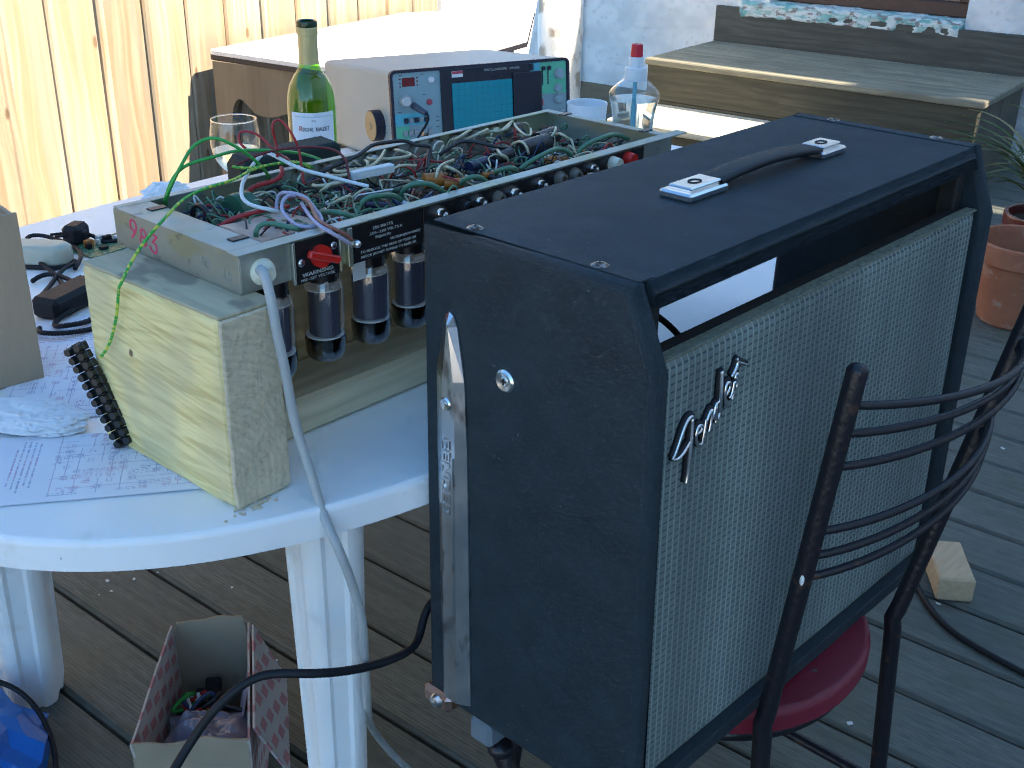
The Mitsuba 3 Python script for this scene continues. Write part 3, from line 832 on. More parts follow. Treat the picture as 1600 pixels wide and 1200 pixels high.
def plank_col(c0, c1):
    def f(p, n, uv):
        w = (fbm(p.x * 5, p.y * 14, 1.0) - 0.5) * 0.04
        st = fbm(p.x * 5, (p.y + w) * 100, (p.z + w) * 100, 4)
        c = mix(c0, c1, smoothstep(0.25, 0.75, st))
        kd, k2, kr = voronoi(p.x * 9 + 0.2, (p.y + p.z) * 16)
        return mix(c, (0.13, 0.07, 0.035), smoothstep(0.12, 0.05, kd) * (kr > 0.6))
    return proc(f)


plain("plank_brown", plank_col((0.46, 0.32, 0.16), (0.62, 0.46, 0.255)), 0.65)
plain("plank_pale", plank_col((0.44, 0.38, 0.25), (0.58, 0.51, 0.36)), 0.7)
add("pine_board", rough_box([-0.09, 0.232, ZT + 0.001], [0.60, 0.256, ZT + 0.150], 0.02, 0.001, 21), "plank_brown", smooth=50, label="brown pine board on edge on the table behind the glass valves", category="board")
add("pine_batten", rough_box([-0.088, 0.150, ZT + 0.001], [0.60, 0.2295, ZT + 0.042], 0.02, 0.001, 22), "plank_pale", smooth=50, label="pale pine batten lying flat on the table below the glass valves", category="board")

# ------------------------------------------------------------------ opened chassis
def steel_col(p, n, uv):
    g = fbm(p.x * 18, p.y * 18, p.z * 30, 4)
    c = mix((0.37, 0.40, 0.365), (0.50, 0.53, 0.485), g)
    c = mix(c, (0.46, 0.45, 0.24), smoothstep(0.48, 0.68, fbm(p.x * 30 + 3, p.y * 26, p.z * 40, 3)) * 0.55)
    return mix(c, (0.20, 0.21, 0.19), smoothstep(0.66, 0.80, fbm(p.x * 70, p.y * 70, p.z * 90 + 3, 4)) * 0.6)


plain("zinc_steel", proc(steel_col), proc(lambda p, n, uv: 0.36 + 0.2 * fbm(p.x * 40, p.y * 40, p.z * 40, 3)), 0.85)
plain("dull_metal", (0.30, 0.28, 0.25), 0.5, 0.7)
plain("panel_black", (0.010, 0.010, 0.012), 0.35)
plain("panel_print", (0.42, 0.44, 0.43), 0.6)
plain("pink_ink", (0.55, 0.05, 0.13), 0.7)
plain("faint_ink", (0.22, 0.24, 0.22), 0.8)
plain("selector_red", (0.55, 0.02, 0.015), 0.35)
plain("bush_cream", (0.62, 0.61, 0.50), 0.45)
WC = {"green": (0.03, 0.30, 0.055), "red": (0.34, 0.018, 0.022), "maroon": (0.13, 0.014, 0.02), "white": (0.66, 0.70, 0.72), "violet": (0.34, 0.33, 0.46),
      "brown": (0.25, 0.10, 0.075), "black": (0.012, 0.012, 0.015), "cream": (0.45, 0.44, 0.31), "palegreen": (0.07, 0.185, 0.115), "blue": (0.018, 0.035, 0.10), "orange": (0.42, 0.10, 0.03)}
for c, v in WC.items():
    plain("wire_" + c, v, 0.42)


def gy(p, n, uv):
    s = fbm((p.x + p.y * 1.3 - p.z * 1.7) * 110, p.x * 300, p.z * 300, 2)
    return mix((0.03, 0.33, 0.05), (0.52, 0.55, 0.07), smoothstep(0.45, 0.65, s))


plain("wire_gy", proc(gy), 0.42)
plain("wire_yg", proc(gy), 0.42)

CX0, CX1, CY0, CY1, CZ0, CZ1 = -0.113, 0.530, 0.108, 0.311, 0.8975, 0.9335
ch = thing("amplifier_chassis", "opened metal amplifier chassis lying upside down full of tangled wires", "chassis")
th = 0.0014
add("floor_pan", box([CX0, CY0, CZ0], [CX1, CY1, CZ0 + th]), "zinc_steel", parent=ch)
add("end_wall", box([CX0, CY0, CZ0 + th], [CX0 + th, CY1, CZ1 - 0.0002], 0.0004), "zinc_steel", parent=ch)
add("end_wall", box([CX1 - th, CY0, CZ0 + th], [CX1, CY1, CZ1 - 0.0002], 0.0004), "zinc_steel", parent=ch)
add("near_wall", box([CX0 + th, CY0, CZ0 + th], [CX1 - th, CY0 + th, CZ1 - 0.0002], 0.0004), "zinc_steel", parent=ch)
add("far_wall", box([CX0 + th, CY1 - th, CZ0 + th], [CX1 - th, CY1, CZ1 - 0.0002], 0.0004), "zinc_steel", parent=ch)
add("near_lip", box([CX0 - 0.003, CY0 - 0.004, CZ1], [CX1 + 0.026, CY0 + 0.0115, CZ1 + 0.0018], 0.0006), "zinc_steel", parent=ch)
add("far_lip", box([CX0 + 0.001, CY1 - 0.008, CZ1], [CX1 + 0.002, CY1 + 0.001, CZ1 + 0.0016], 0.0005), "zinc_steel", parent=ch)
for x0, x1 in ((CX0 - 0.001, CX0 + 0.0345), (CX1 - 0.011, CX1 + 0.0015)):
    pl_ = Polygon([(x0, CY0 + 0.0125), (x1, CY0 + 0.0125), (x1, CY1 - 0.009), (x0, CY1 - 0.009)])
    for yy in (CY0 + 0.036, CY1 - 0.036):
        pl_ = pl_.difference(Polygon([(x1 - 0.008, yy - 0.0035), (x1 + 0.01, yy - 0.0035), (x1 + 0.01, yy + 0.0035), (x1 - 0.008, yy + 0.0035)]))
    add("end_lip", prism(pl_, CZ1 - 0.0003, CZ1 + 0.0014), "zinc_steel", parent=ch)
    for yy in (CY0 + 0.036, CY1 - 0.036):
        add("clip", box([x1 - 0.017, yy - 0.0048, CZ1 + 0.0014], [x1 + 0.001, yy + 0.0048, CZ1 + 0.0026], 0.0004), "panel_black", parent=ch)

# marks on the left end
for s, h, y, z, k, tilt in (("9", 0.020, 0.288, 0.912, "pink_ink", 0), ("8", 0.0175, 0.270, 0.9085, "pink_ink", 0), ("3", 0.020, 0.2535, 0.9055, "pink_ink", 0)):
    add("pink_numeral", on_plane(s, h, [CX0 - 0.0001, y, z], [0, -0.97, -0.24], [0, -0.2, 0.98], 0.0003), k, parent=ch)
add("faint_lettering", on_plane("RT", 0.009, [CX0 - 0.0001, 0.166, 0.912], [0, -0.99, -0.1], [0, -0.1, 0.99], 0.0003), "faint_ink", parent=ch)
add("faint_lettering", on_plane("10", 0.009, [CX0 - 0.0001, 0.135, 0.9075], [0, -0.99, -0.1], [0, -0.1, 0.99], 0.0003), "faint_ink", parent=ch)

# rear panel facing the camera: selector plate, rating plate, sockets
YF = CY0
F = lambda x, z, d=0.0: [x, YF - d, z]
EXF, EZF = [1, 0, 0], [0, 0, 1]
sp = add("selector_plate", box([-0.054, YF - 0.0022, 0.8915], [-0.004, YF - 0.0003, 0.9315], 0.0005), "panel_black", parent=ch, label="black plate with red voltage selector")
for x0, x1 in ((-0.0575, -0.0545), (-0.0035, -0.0005)):
    add("plate_edge", box([x0, YF - 0.004, 0.8925], [x1, YF - 0.0002, 0.9325], 0.0006), "zinc_steel", parent=sp)
add("lettering", on_plane("WARNING", 0.0034, F(-0.0475, 0.8976, 0.0022), EXF, EZF, 0.0003, True, 0.036), "panel_print", parent=sp)
add("lettering", on_plane("PRE-SET VOLTAGE", 0.0026, F(-0.0495, 0.8932, 0.0022), EXF, EZF, 0.0003, False, 0.040), "panel_print", parent=sp)
kn = cat([cyl(F(-0.0265, 0.914, 0.002), F(-0.0265, 0.914, 0.008), 0.0105, 24), moved(box([-0.019, -0.0036, 0.0], [0.019, 0.0036, 0.006], 0.0016), frame(F(-0.0265, 0.914, 0.0065), [0.93, 0, -0.36], [0.36, 0, 0.93], [0, -1, 0]))])
add("selector_knob", kn, "selector_red", smooth=35, parent=sp)
for x, z in ((-0.0475, 0.9115), (-0.0095, 0.9195)):
    add("screw", moved(trimesh.creation.icosphere(2, 0.0038), frame(F(x, z, 0.0022), [1, 0, 0], [0, 0.5, 0], [0, 0, 1])), "chrome", smooth=True, parent=sp)
rp = add("rating_plate", box([0.0125, YF - 0.0026, 0.8955], [0.104, YF - 0.0003, 0.9318], 0.0005), "panel_black", parent=ch, label="black plate with white rating print")
add("plate_edge", box([0.006, YF - 0.0048, 0.8945], [0.0118, YF - 0.0002, 0.9325], 0.0006), "zinc_steel", parent=rp)
for i, (s, x, z, h, wd) in enumerate((("220 WATTS", 0.038, 0.9242, 0.0028, 0.026), ("105-120 VOLTS A", 0.034, 0.9192, 0.0026, 0.042), ("50/60 Hz", 0.041, 0.9146, 0.0026, 0.020), ("CAUTION RISK OF SHOCK", 0.060, 0.9092, 0.0024, 0.040), ("TO REDUCE THE RISK OF FIRE OR", 0.022, 0.9036, 0.0024, 0.072), ("SHOCK DO NOT EXPOSE TO RAIN OR", 0.022, 0.8988, 0.0024, 0.072))):
    add("lettering", on_plane(s, h, F(x, z, 0.0026), EXF, EZF, 0.0003, False, wd), "panel_print", parent=rp)
cp = add("control_plate", box([0.1055, YF - 0.0020, 0.8985], [0.470, YF - 0.0003, 0.9312], 0.0005), "panel_black", parent=ch, label="long black plate with sockets and switches")
jack = lathe([[0, 0], [0.0085, 0], [0.0085, 0.003], [0.0062, 0.0032], [0.0062, 0.009], [0.0035, 0.0092], [0.0035, 0.004], [0, 0.004]], 20)
for x, z, m, s in ((0.128, 0.921, "chrome", 0.9), (0.160, 0.9205, "panel_black", 1.3), (0.185, 0.921, "chrome", 0.9), (0.212, 0.920, "dull_metal", 0.9), (0.238, 0.919, "chrome", 1.05), (0.281, 0.921, "chrome", 0.9), (0.312, 0.922, "dull_metal", 1.0), (0.338, 0.921, "dull_metal", 1.0), (0.372, 0.922, "chrome", 0.8)):
    add("socket", moved(jack, frame(F(x, z, 0.002), [s, 0, 0], [0, 0, s], [0, -s, 0])), m, smooth=35, parent=cp)
add("toggle", cat([cyl(F(0.350, 0.921, 0.002), F(0.350, 0.921, 0.011), 0.0045, 14), cyl(F(0.350, 0.921, 0.011), F(0.378, 0.9185, 0.016), 0.0016, 10)]), "screw_metal", smooth=35, parent=cp)
add("white_knob", cyl(F(0.408, 0.922, 0.002), F(0.408, 0.922, 0.014), 0.0085, 20, 0.007), "bush_cream", smooth=35, parent=cp)
add("red_lamp", cyl(F(0.437, 0.922, 0.002), F(0.437, 0.922, 0.013), 0.0088, 20, 0.0075), "selector_red", smooth=35, parent=cp)
add("tip_screw", moved(trimesh.creation.icosphere(2, 0.0042), frame(F(0.0145, 0.9165, 0.006), [1, 0, 0], [0, 1.3, 0], [0, 0, 1])), "chrome", smooth=True, parent=ch)

# mains cord with its bush
add("cord_bush", moved(lathe([[0, 0], [0.0115, 0], [0.0125, 0.003], [0.0105, 0.008], [0.0075, 0.010], [0.0065, 0.014], [0, 0.014]], 20), frame(F(-0.0905, 0.9145), [1, 0, 0], [0, 0, 1], [0, -1, 0])), "bush_cream", smooth=40, parent=ch)
plain("cord_grey", (0.36, 0.38, 0.38), 0.45)
plain("cable_black", (0.010, 0.012, 0.016), 0.5, spec=0.25)
CORD = [[-0.095, 0.104, 0.916], [-0.103, 0.085, 0.919], [-0.106, 0.074, 0.9], [-0.107, 0.068, 0.872], [-0.105, 0.064, 0.843], [-0.102, 0.062, 0.804], [-0.099, 0.056, 0.767], [-0.097, 0.045, 0.734], [-0.098, 0.034, 0.709], [-0.102, 0.02, 0.696], [-0.103, 0.004, 0.676], [-0.092, 0.0, 0.631], [-0.084, 0.0, 0.59], [-0.079, 0.005, 0.547], [-0.066, 0.02, 0.483], [0.101, 0.206, 0.2], [0.16, 0.231, 0.1], [0.216, 0.22, 0.02]]
add("mains_cord", tube(CORD, 0.0046, 10, 90), "cord_grey", smooth=True, parent=ch, label="grey mains cord hanging over the table edge")
PHOTO_WIRES = [('wire','green',0.0017,[[-0.055,0.309,0.925],[-0.063,0.281,0.955],[-0.049,0.279,0.975],[-0.029,0.288,0.985],[-0.014,0.282,0.99],[-0.001,0.275,0.985],[0.02,0.274,0.97],[0.043,0.281,0.95],[0.085,0.332,0.92]]),
    ('wire','green',0.0017,[[-0.057,0.314,0.925],[-0.062,0.289,0.95],[-0.046,0.288,0.965],[-0.018,0.279,0.972],[0.02,0.29,0.97],[0.056,0.286,0.965],[0.108,0.301,0.95],[0.166,0.335,0.925]]),
    ('wire','gy',0.0015,[[0.127,0.306,0.93],[0.092,0.294,0.945],[0.058,0.285,0.95],[0.013,0.263,0.955],[-0.019,0.247,0.955],[-0.045,0.248,0.953],[-0.08,0.238,0.95],[-0.11,0.219,0.945],[-0.13,0.21,0.938],[-0.145,0.211,0.925],[-0.164,0.203,0.912],[-0.178,0.193,0.904],[-0.169,0.217,0.886],[-0.169,0.223,0.869],[-0.169,0.235,0.845],[-0.169,0.249,0.825],[-0.17300000000000001,0.261,0.81]]),
    ('wire','yg',0.0015,[[0.002,0.275,0.96],[0.025,0.272,0.955],[0.062,0.285,0.95],[0.09,0.289,0.945],[0.122,0.304,0.93]]),
    ('wire','red',0.0014,[[0.044,0.309,0.965],[0.041,0.316,0.975],[0.048,0.32,0.98],[0.054,0.315,0.98],[0.062,0.308,0.975],[0.065,0.293,0.965],[0.098,0.315,0.945],[0.134,0.353,0.92]]),
    ('wire','red',0.0014,[[0.07,0.291,0.955],[0.073,0.298,0.975],[0.071,0.297,0.985],[0.075,0.299,0.99],[0.083,0.3,0.99],[0.085,0.292,0.985],[0.087,0.284,0.975],[0.091,0.281,0.96],[0.087,0.273,0.945],[0.083,0.266,0.93],[0.086,0.268,0.91]]),
    ('wire','maroon',0.0014,[[0.01,0.287,0.955],[0.036,0.285,0.962],[0.064,0.282,0.965],[0.09,0.273,0.965],[0.112,0.265,0.962],[0.124,0.258,0.957],[0.127,0.248,0.948],[0.12,0.237,0.925],[0.096,0.206,0.905]]),
    ('wire','red',0.0026,[[0.08,0.299,0.94],[0.068,0.286,0.935],[0.056,0.285,0.932],[0.041,0.289,0.93],[0.025,0.287,0.926],[0.021,0.294,0.915]]),
    ('wire','red',0.0026,[[-0.052,0.228,0.918],[-0.042,0.221,0.925],[-0.028,0.215,0.929],[-0.005,0.215,0.928],[0.038,0.235,0.92]]),
    ('wire','white',0.0021,[[0.061,0.307,0.955],[0.04,0.292,0.952],[0.021,0.28,0.945],[-0.0,0.259,0.94],[-0.012,0.239,0.936],[-0.014,0.22,0.934],[-0.007,0.207,0.932],[0.012,0.213,0.922]]),
    ('wire','white',0.0021,[[0.073,0.311,0.955],[0.075,0.283,0.95],[0.08,0.261,0.945],[0.093,0.243,0.94],[0.107,0.22,0.935],[0.117,0.201,0.932]]),
    ('wire','violet',0.0019,[[-0.003,0.196,0.925],[0.011,0.217,0.932],[0.014,0.216,0.94],[0.015,0.203,0.945],[0.017,0.18,0.945],[0.011,0.158,0.94],[0.002,0.136,0.936],[-0.014,0.125,0.935],[-0.024,0.132,0.935],[-0.019,0.158,0.935],[-0.008,0.183,0.938],[0.003,0.192,0.944],[0.016,0.192,0.944]]),
    ('wire','brown',0.0019,[[0.032,0.224,0.93],[0.02,0.194,0.942],[0.007,0.158,0.944],[-0.011,0.127,0.942],[-0.016,0.104,0.94],[-0.004,0.099,0.932],[0.007,0.099,0.922]]),
    ('wire','violet',0.0019,[[0.02,0.189,0.936],[-0.015,0.126,0.94],[-0.02,0.104,0.938],[-0.013,0.097,0.932],[0.003,0.098,0.92]]),
    ('wire','palegreen',0.0026,[[-0.046,0.17,0.92],[-0.054,0.162,0.93],[-0.048,0.162,0.935],[-0.039,0.153,0.936],[-0.032,0.139,0.934],[-0.009,0.146,0.93]]),
    ('wire','palegreen',0.0028,[[0.418,0.167,0.92],[0.43,0.164,0.929],[0.449,0.16,0.934],[0.475,0.163,0.934],[0.501,0.168,0.929],[0.521,0.168,0.92]]),
    ('wire','palegreen',0.0028,[[0.316,0.167,0.92],[0.33,0.161,0.929],[0.347,0.158,0.934],[0.372,0.163,0.934],[0.394,0.167,0.929],[0.406,0.165,0.92]]),
    ('wire','palegreen',0.0028,[[0.276,0.167,0.922],[0.265,0.148,0.933],[0.275,0.145,0.933],[0.296,0.155,0.922]]),
    ('wire','palegreen',0.0028,[[0.068,0.163,0.92],[0.078,0.167,0.929],[0.086,0.164,0.934],[0.098,0.161,0.934],[0.118,0.167,0.929],[0.135,0.17,0.92]]),
    ('wire','palegreen',0.0028,[[0.147,0.184,0.92],[0.146,0.176,0.929],[0.15,0.168,0.934],[0.162,0.16,0.934],[0.173,0.158,0.929],[0.187,0.159,0.92]]),
    ('wire','palegreen',0.0028,[[0.219,0.164,0.921],[0.211,0.152,0.931],[0.215,0.143,0.935],[0.226,0.142,0.931],[0.245,0.149,0.921]]),
    ('wire','palegreen',0.0028,[[0.034,0.194,0.921],[0.026,0.164,0.931],[0.028,0.141,0.935],[0.037,0.135,0.931],[0.052,0.146,0.921]]),
    ('wire','black',0.0022,[[0.095,0.252,0.94],[0.117,0.251,0.945],[0.155,0.256,0.95],[0.181,0.266,0.953],[0.204,0.264,0.953],[0.226,0.259,0.951],[0.234,0.249,0.947],[0.246,0.242,0.944],[0.242,0.239,0.938],[0.222,0.221,0.925],[0.225,0.216,0.91]]),
    ('wire','black',0.0022,[[0.268,0.25,0.93],[0.289,0.248,0.938],[0.308,0.245,0.94],[0.322,0.226,0.937],[0.362,0.222,0.928]]),
    ('wire','red',0.0018,[[0.438,0.287,0.93],[0.426,0.275,0.924],[0.435,0.282,0.91]]),
    ('wire','cream',0.0017,[[0.342,0.307,0.925],[0.334,0.282,0.935],[0.36,0.294,0.935],[0.403,0.321,0.925]]),
    ('wire','cream',0.0017,[[0.354,0.293,0.926],[0.355,0.273,0.936],[0.417,0.314,0.926]]),
    ('wire','cream',0.0017,[[0.388,0.3,0.924],[0.386,0.281,0.933],[0.391,0.267,0.936],[0.439,0.295,0.933],[0.481,0.322,0.924]]),
    ('wire','cream',0.0017,[[0.439,0.321,0.925],[0.396,0.27,0.935],[0.429,0.288,0.935],[0.474,0.319,0.925]]),
    ('wire','cream',0.0017,[[0.474,0.319,0.925],[0.411,0.255,0.935],[0.399,0.234,0.935],[0.461,0.28,0.925]]),
    ('wire','cream',0.0017,[[0.426,0.219,0.926],[0.422,0.209,0.936],[0.485,0.26,0.926]]),
    ('wire','cream',0.0017,[[0.451,0.229,0.926],[0.428,0.198,0.936],[0.442,0.195,0.926]]),
    ('wire','cream',0.0017,[[0.142,0.299,0.925],[0.116,0.245,0.935],[0.126,0.243,0.935],[0.171,0.286,0.925]]),
    ('wire','cream',0.0017,[[0.157,0.304,0.925],[0.132,0.255,0.935],[0.147,0.251,0.935],[0.189,0.268,0.925]]),
    ('wire','cream',0.0017,[[0.178,0.302,0.924],[0.153,0.256,0.933],[0.161,0.249,0.936],[0.227,0.299,0.933],[0.259,0.328,0.924]]),
    ('wire','cream',0.0017,[[0.222,0.317,0.925],[0.194,0.267,0.935],[0.214,0.257,0.935],[0.259,0.311,0.925]]),
    ('wire','cream',0.0017,[[0.254,0.313,0.926],[0.232,0.272,0.936],[0.252,0.273,0.926]]),
    ('wire','cream',0.0017,[[0.2,0.303,0.926],[0.163,0.255,0.936],[0.173,0.27,0.926]]),
    ('wire','cream',0.0017,[[0.172,0.232,0.925],[0.179,0.228,0.935],[0.194,0.229,0.935],[0.23,0.249,0.925]]),
    ('wire','cream',0.0017,[[0.2,0.187,0.924],[0.2,0.184,0.933],[0.212,0.193,0.936],[0.243,0.211,0.933],[0.28,0.24,0.924]]),
    ('wire','cream',0.0017,[[0.096,0.266,0.925],[0.079,0.228,0.935],[0.089,0.225,0.935],[0.126,0.248,0.925]]),
    ('wire','cream',0.0017,[[0.08,0.235,0.926],[0.075,0.218,0.936],[0.111,0.252,0.926]]),
    ('wire','cream',0.0017,[[0.062,0.193,0.926],[0.065,0.176,0.936],[0.087,0.195,0.926]]),
    ('wire','cream',0.0017,[[0.349,0.235,0.926],[0.302,0.183,0.936],[0.323,0.196,0.926]]),
    ('wire','cream',0.0017,[[0.376,0.235,0.926],[0.356,0.195,0.936],[0.358,0.192,0.926]]),
    ('wire','cream',0.0017,[[0.235,0.213,0.926],[0.219,0.181,0.936],[0.234,0.18,0.926]])]
for nm, c, r, pts in PHOTO_WIRES:
    add("wire", tube(pts, r, 7), "wire_" + c, smooth=True, parent=ch)
add("brass_tip", cyl([0.286, 0.296, 0.9435], [0.292, 0.2945, 0.943], 0.0024, 10), "screw_metal", parent=ch)

# components on the chassis floor
plain("cap_blue", (0.012, 0.020, 0.055), 0.35)
plain("cap_black", (0.014, 0.016, 0.02), 0.4)
plain("cap_orange", (0.33, 0.115, 0.02), 0.45)
plain("cap_green", (0.025, 0.10, 0.06), 0.4)
plain("cap_white", (0.58, 0.61, 0.63), 0.5)
plain("fibre_board", (0.10, 0.075, 0.05), 0.8)
plain("paper_copper", proc(lambda p, n, uv: mix((0.36, 0.20, 0.14), (0.50, 0.40, 0.33), fbm(p.x * 60, p.y * 60, p.z * 60, 3))), 0.45)
zf = CZ0 + th
add("eyelet_board", box([0.06, 0.155, zf + 0.005], [0.50, 0.245, zf + 0.0075], 0.0003), "fibre_board", parent=ch)
for i in range(110):
    x, y = RNG.uniform(0.06, 0.50), RNG.uniform(0.150, 0.250)
    a = RNG.choice([0.0, 1.57]) + RNG.normal(0, 0.22)
    L, r = RNG.uniform(0.008, 0.024), RNG.uniform(0.0016, 0.0042)
    c = RNG.choice(["cap_blue", "cap_black", "cap_black", "cap_green", "cap_white", "cap_black", "cap_black", "cap_orange", "fibre_board"])
    d = np.array([math.cos(a), math.sin(a), RNG.normal(0, 0.08)]) * L / 2
    z = min(zf + 0.0075 + r + RNG.uniform(0, 0.009), CZ1 - r)
    m = np.array([x, y, z])
    add("capacitor", cat([cyl(m - d, m + d, r, 12), cyl(m - d * 1.9, m + d * 1.9, 0.0006, 5)]), c, smooth=35, parent=ch)
for x, y, z, L, r, a, c in ((0.285, 0.205, 0.924, 0.034, 0.0065, 0.15, "cap_blue"), (0.33, 0.21, 0.924, 0.04, 0.0075, 0.2, "cap_black"), (0.395, 0.215, 0.925, 0.05, 0.011, 0.1, "cap_black"), (0.44, 0.235, 0.925, 0.045, 0.010, 0.2, "cap_black"), (0.20, 0.19, 0.925, 0.022, 0.0080, -0.4, "cap_orange"), (0.215, 0.175, 0.921, 0.020, 0.006, -0.6, "cap_orange"), (0.36, 0.16, 0.923, 0.016, 0.005, 0.2, "cap_orange")):
    m, d = np.array([x, y, z]), np.array([math.cos(a), math.sin(a), 0]) * L / 2
    add("capacitor", cyl(m - d, m + d, r, 16), c, smooth=35, parent=ch)
pot = lathe([[0, 0], [0.0115, 0], [0.012, 0.001], [0.012, 0.010], [0.0105, 0.0115], [0, 0.0115]], 24)
for i, x in enumerate(np.linspace(0.11, 0.455, 11)):
    add("potentiometer", moved(pot, frame([x + RNG.normal(0, 0.002), CY1 - 0.0018, 0.9185], [1, 0, 0], [0, 0, 1], [0, -1, 0])), "dull_metal" if i % 3 else "zinc_steel", smooth=35, parent=ch)
    add("lug", box([x - 0.006, CY1 - 0.006, 0.929], [x + 0.006, CY1 - 0.0052, 0.9345]), "screw_metal", parent=ch)
tg = rough_box([-0.028, -0.003, 0.0], [0.028, 0.003, 0.011], 0.02, 0.0004, 5, 0.0004)
add("white_component", moved(box([-0.026, -0.005, -0.0045], [0.026, 0.005, 0.0045], 0.0006), frame([0.152, 0.235, 0.9345], [0.985, -0.16, 0.03], [0.16, 0.985, 0], [0, 0, 1])), "cap_white", parent=ch, label="white block resistor")
pk = box([-0.021, -0.0008, -0.0075], [0.021, 0.0008, 0.0075], 0.0002)
add("printed_strip", moved(pk, frame([0.118, 0.195, 0.924], [0.97, -0.2, 0], [0.12, 0.6, 0.8], [-0.16, -0.78, 0.6])), "cap_white", parent=ch)
add("transformer_coil", rough_box([-0.066, 0.142, zf], [0.02, 0.218, CZ1 - 0.008], 0.006, 0.006, 31, 0.006), "paper_copper", smooth=50, parent=ch, label="copper and paper transformer winding")
add("choke", moved(lathe([[0, 0], [0.021, 0], [0.022, 0.004], [0.022, 0.02], [0.018, 0.024], [0, 0.024]], 24), frame([-0.008, 0.265, zf + 0.014], [0, 1, 0], [0, 0, 1], [1, 0, 0])), "cap_green", smooth=40, parent=ch, label="dark green round component")
add("fuse_clip", tube([[-0.045, 0.265 + 0.016 * math.cos(a), 0.915 + 0.016 * math.sin(a)] for a in np.linspace(0, 6.0, 16)], 0.0028, 8), "panel_black", smooth=True, parent=ch)
cols = ["palegreen", "palegreen", "black", "cream", "blue", "white", "red", "black", "brown", "palegreen", "cream", "cream"]
for i in range(235):
    x, y = (RNG.uniform(-0.06, 0.50), RNG.uniform(0.125, 0.295)) if i < 185 else (RNG.uniform(-0.05, 0.12), RNG.uniform(0.13, 0.29))
    a, L = RNG.uniform(0, 6.28), RNG.uniform(0.025, 0.075)
    n = 5
    p = np.zeros((n, 3))
    for k in range(n):
        s = k / (n - 1) - 0.5
        p[k] = [x + math.cos(a) * L * s + RNG.normal(0, 0.006), y + math.sin(a) * L * s * 0.7 + RNG.normal(0, 0.005), 0.915 + RNG.normal(0, 0.005) + 0.008 * math.cos(s * 3)]
    p[:, 0] = np.clip(p[:, 0], CX0 + 0.04, CX1 - 0.006)
    p[:, 1] = np.clip(p[:, 1], CY0 + 0.006, CY1 - 0.006)
    p[:, 2] = np.clip(p[:, 2], zf + 0.003, CZ1 + 0.003)
    add("wire", tube(p, RNG.uniform(0.0008, 0.0013), 5, 16), "wire_" + cols[RNG.integers(len(cols))], smooth=True, parent=ch)

# valves below
mat("valve_glass", {"type": "thindielectric", "int_ior": 1.75})
plain("valve_plate", (0.062, 0.068, 0.100), 0.38, 0.12)
plain("valve_base", (0.010, 0.010, 0.012), 0.3)
plain("getter", (0.035, 0.035, 0.045), 0.07, 1.0)
plain("mica", (0.62, 0.64, 0.63), 0.4)
plain("ring_metal", (0.55, 0.58, 0.56), 0.4, 0.15)
for i, (x, y) in enumerate(((-0.052, 0.149), (0.010, 0.1505), (0.0715, 0.152), (0.129, 0.154), (0.187, 0.154), (0.245, 0.155))):
    zt_ = CZ0 - 0.0005
    b = np.array([x, y, 0.0])
    sh = [b[0], b[1], 0]
    prof = [[0.0170, zt_ - 0.024], [0.0195, zt_ - 0.029], [0.0208, zt_ - 0.037]] + [[0.0210, zt_ - 0.045 - 0.010 * k] for k in range(6)] + [[0.0206, zt_ - 0.100], [0.0188, zt_ - 0.1065], [0.014, zt_ - 0.1105], [0.007, zt_ - 0.112], [0.0, zt_ - 0.1122]]
    tk = add("valve", lathe(prof[::-1], 40).apply_translation(sh), "valve_glass", smooth=40, parent=ch)
    add("base", lathe([[0, zt_ - 0.026], [0.0165, zt_ - 0.026], [0.0165, zt_ - 0.002], [0, zt_ - 0.002]], 28).apply_translation(sh), "valve_base", smooth=40, parent=tk)
    add("plate", moved(cat([lathe([[0, zt_ - 0.082], [0.0172, zt_ - 0.082], [0.0172, zt_ - 0.036], [0, zt_ - 0.036]], 40), box([-0.0178, -0.0022, zt_ - 0.0815], [0.0178, 0.0022, zt_ - 0.0365], 0.001)]), frame(sh, [math.cos(0.4 + i), math.sin(0.4 + i), 0], [-0.86 * math.sin(0.4 + i), 0.86 * math.cos(0.4 + i), 0], [0, 0, 1])), "valve_plate", smooth=35, parent=tk)
    add("mica_disc", cat([lathe([[0, zt_ - 0.0845], [0.0190, zt_ - 0.0845], [0.0190, zt_ - 0.0832], [0, zt_ - 0.0832]], 24), lathe([[0, zt_ - 0.0350], [0.0180, zt_ - 0.0350], [0.0180, zt_ - 0.0340], [0, zt_ - 0.0340]], 24)]).apply_translation(sh), "mica", smooth=30, parent=tk)
    add("getter_flash", lathe([[0.0, zt_ - 0.1115], [0.0068, zt_ - 0.1113], [0.0136, zt_ - 0.1098], [0.0183, zt_ - 0.1060], [0.0200, zt_ - 0.0996], [0.0203, zt_ - 0.0875]], 36).apply_translation(sh), "getter", smooth=40, parent=tk)
    add("retaining_ring", lathe([[0.0235, zt_ - 0.005], [0.0275, zt_ - 0.005], [0.0275, zt_ - 0.002], [0.0235, zt_ - 0.002]], 36, True).apply_translation(sh), "ring_metal", smooth=30, parent=tk)
add("card_tag", box([0.030, 0.127, 0.868], [0.046, 0.128, 0.8945], 0.0002), "cap_white", parent=ch)

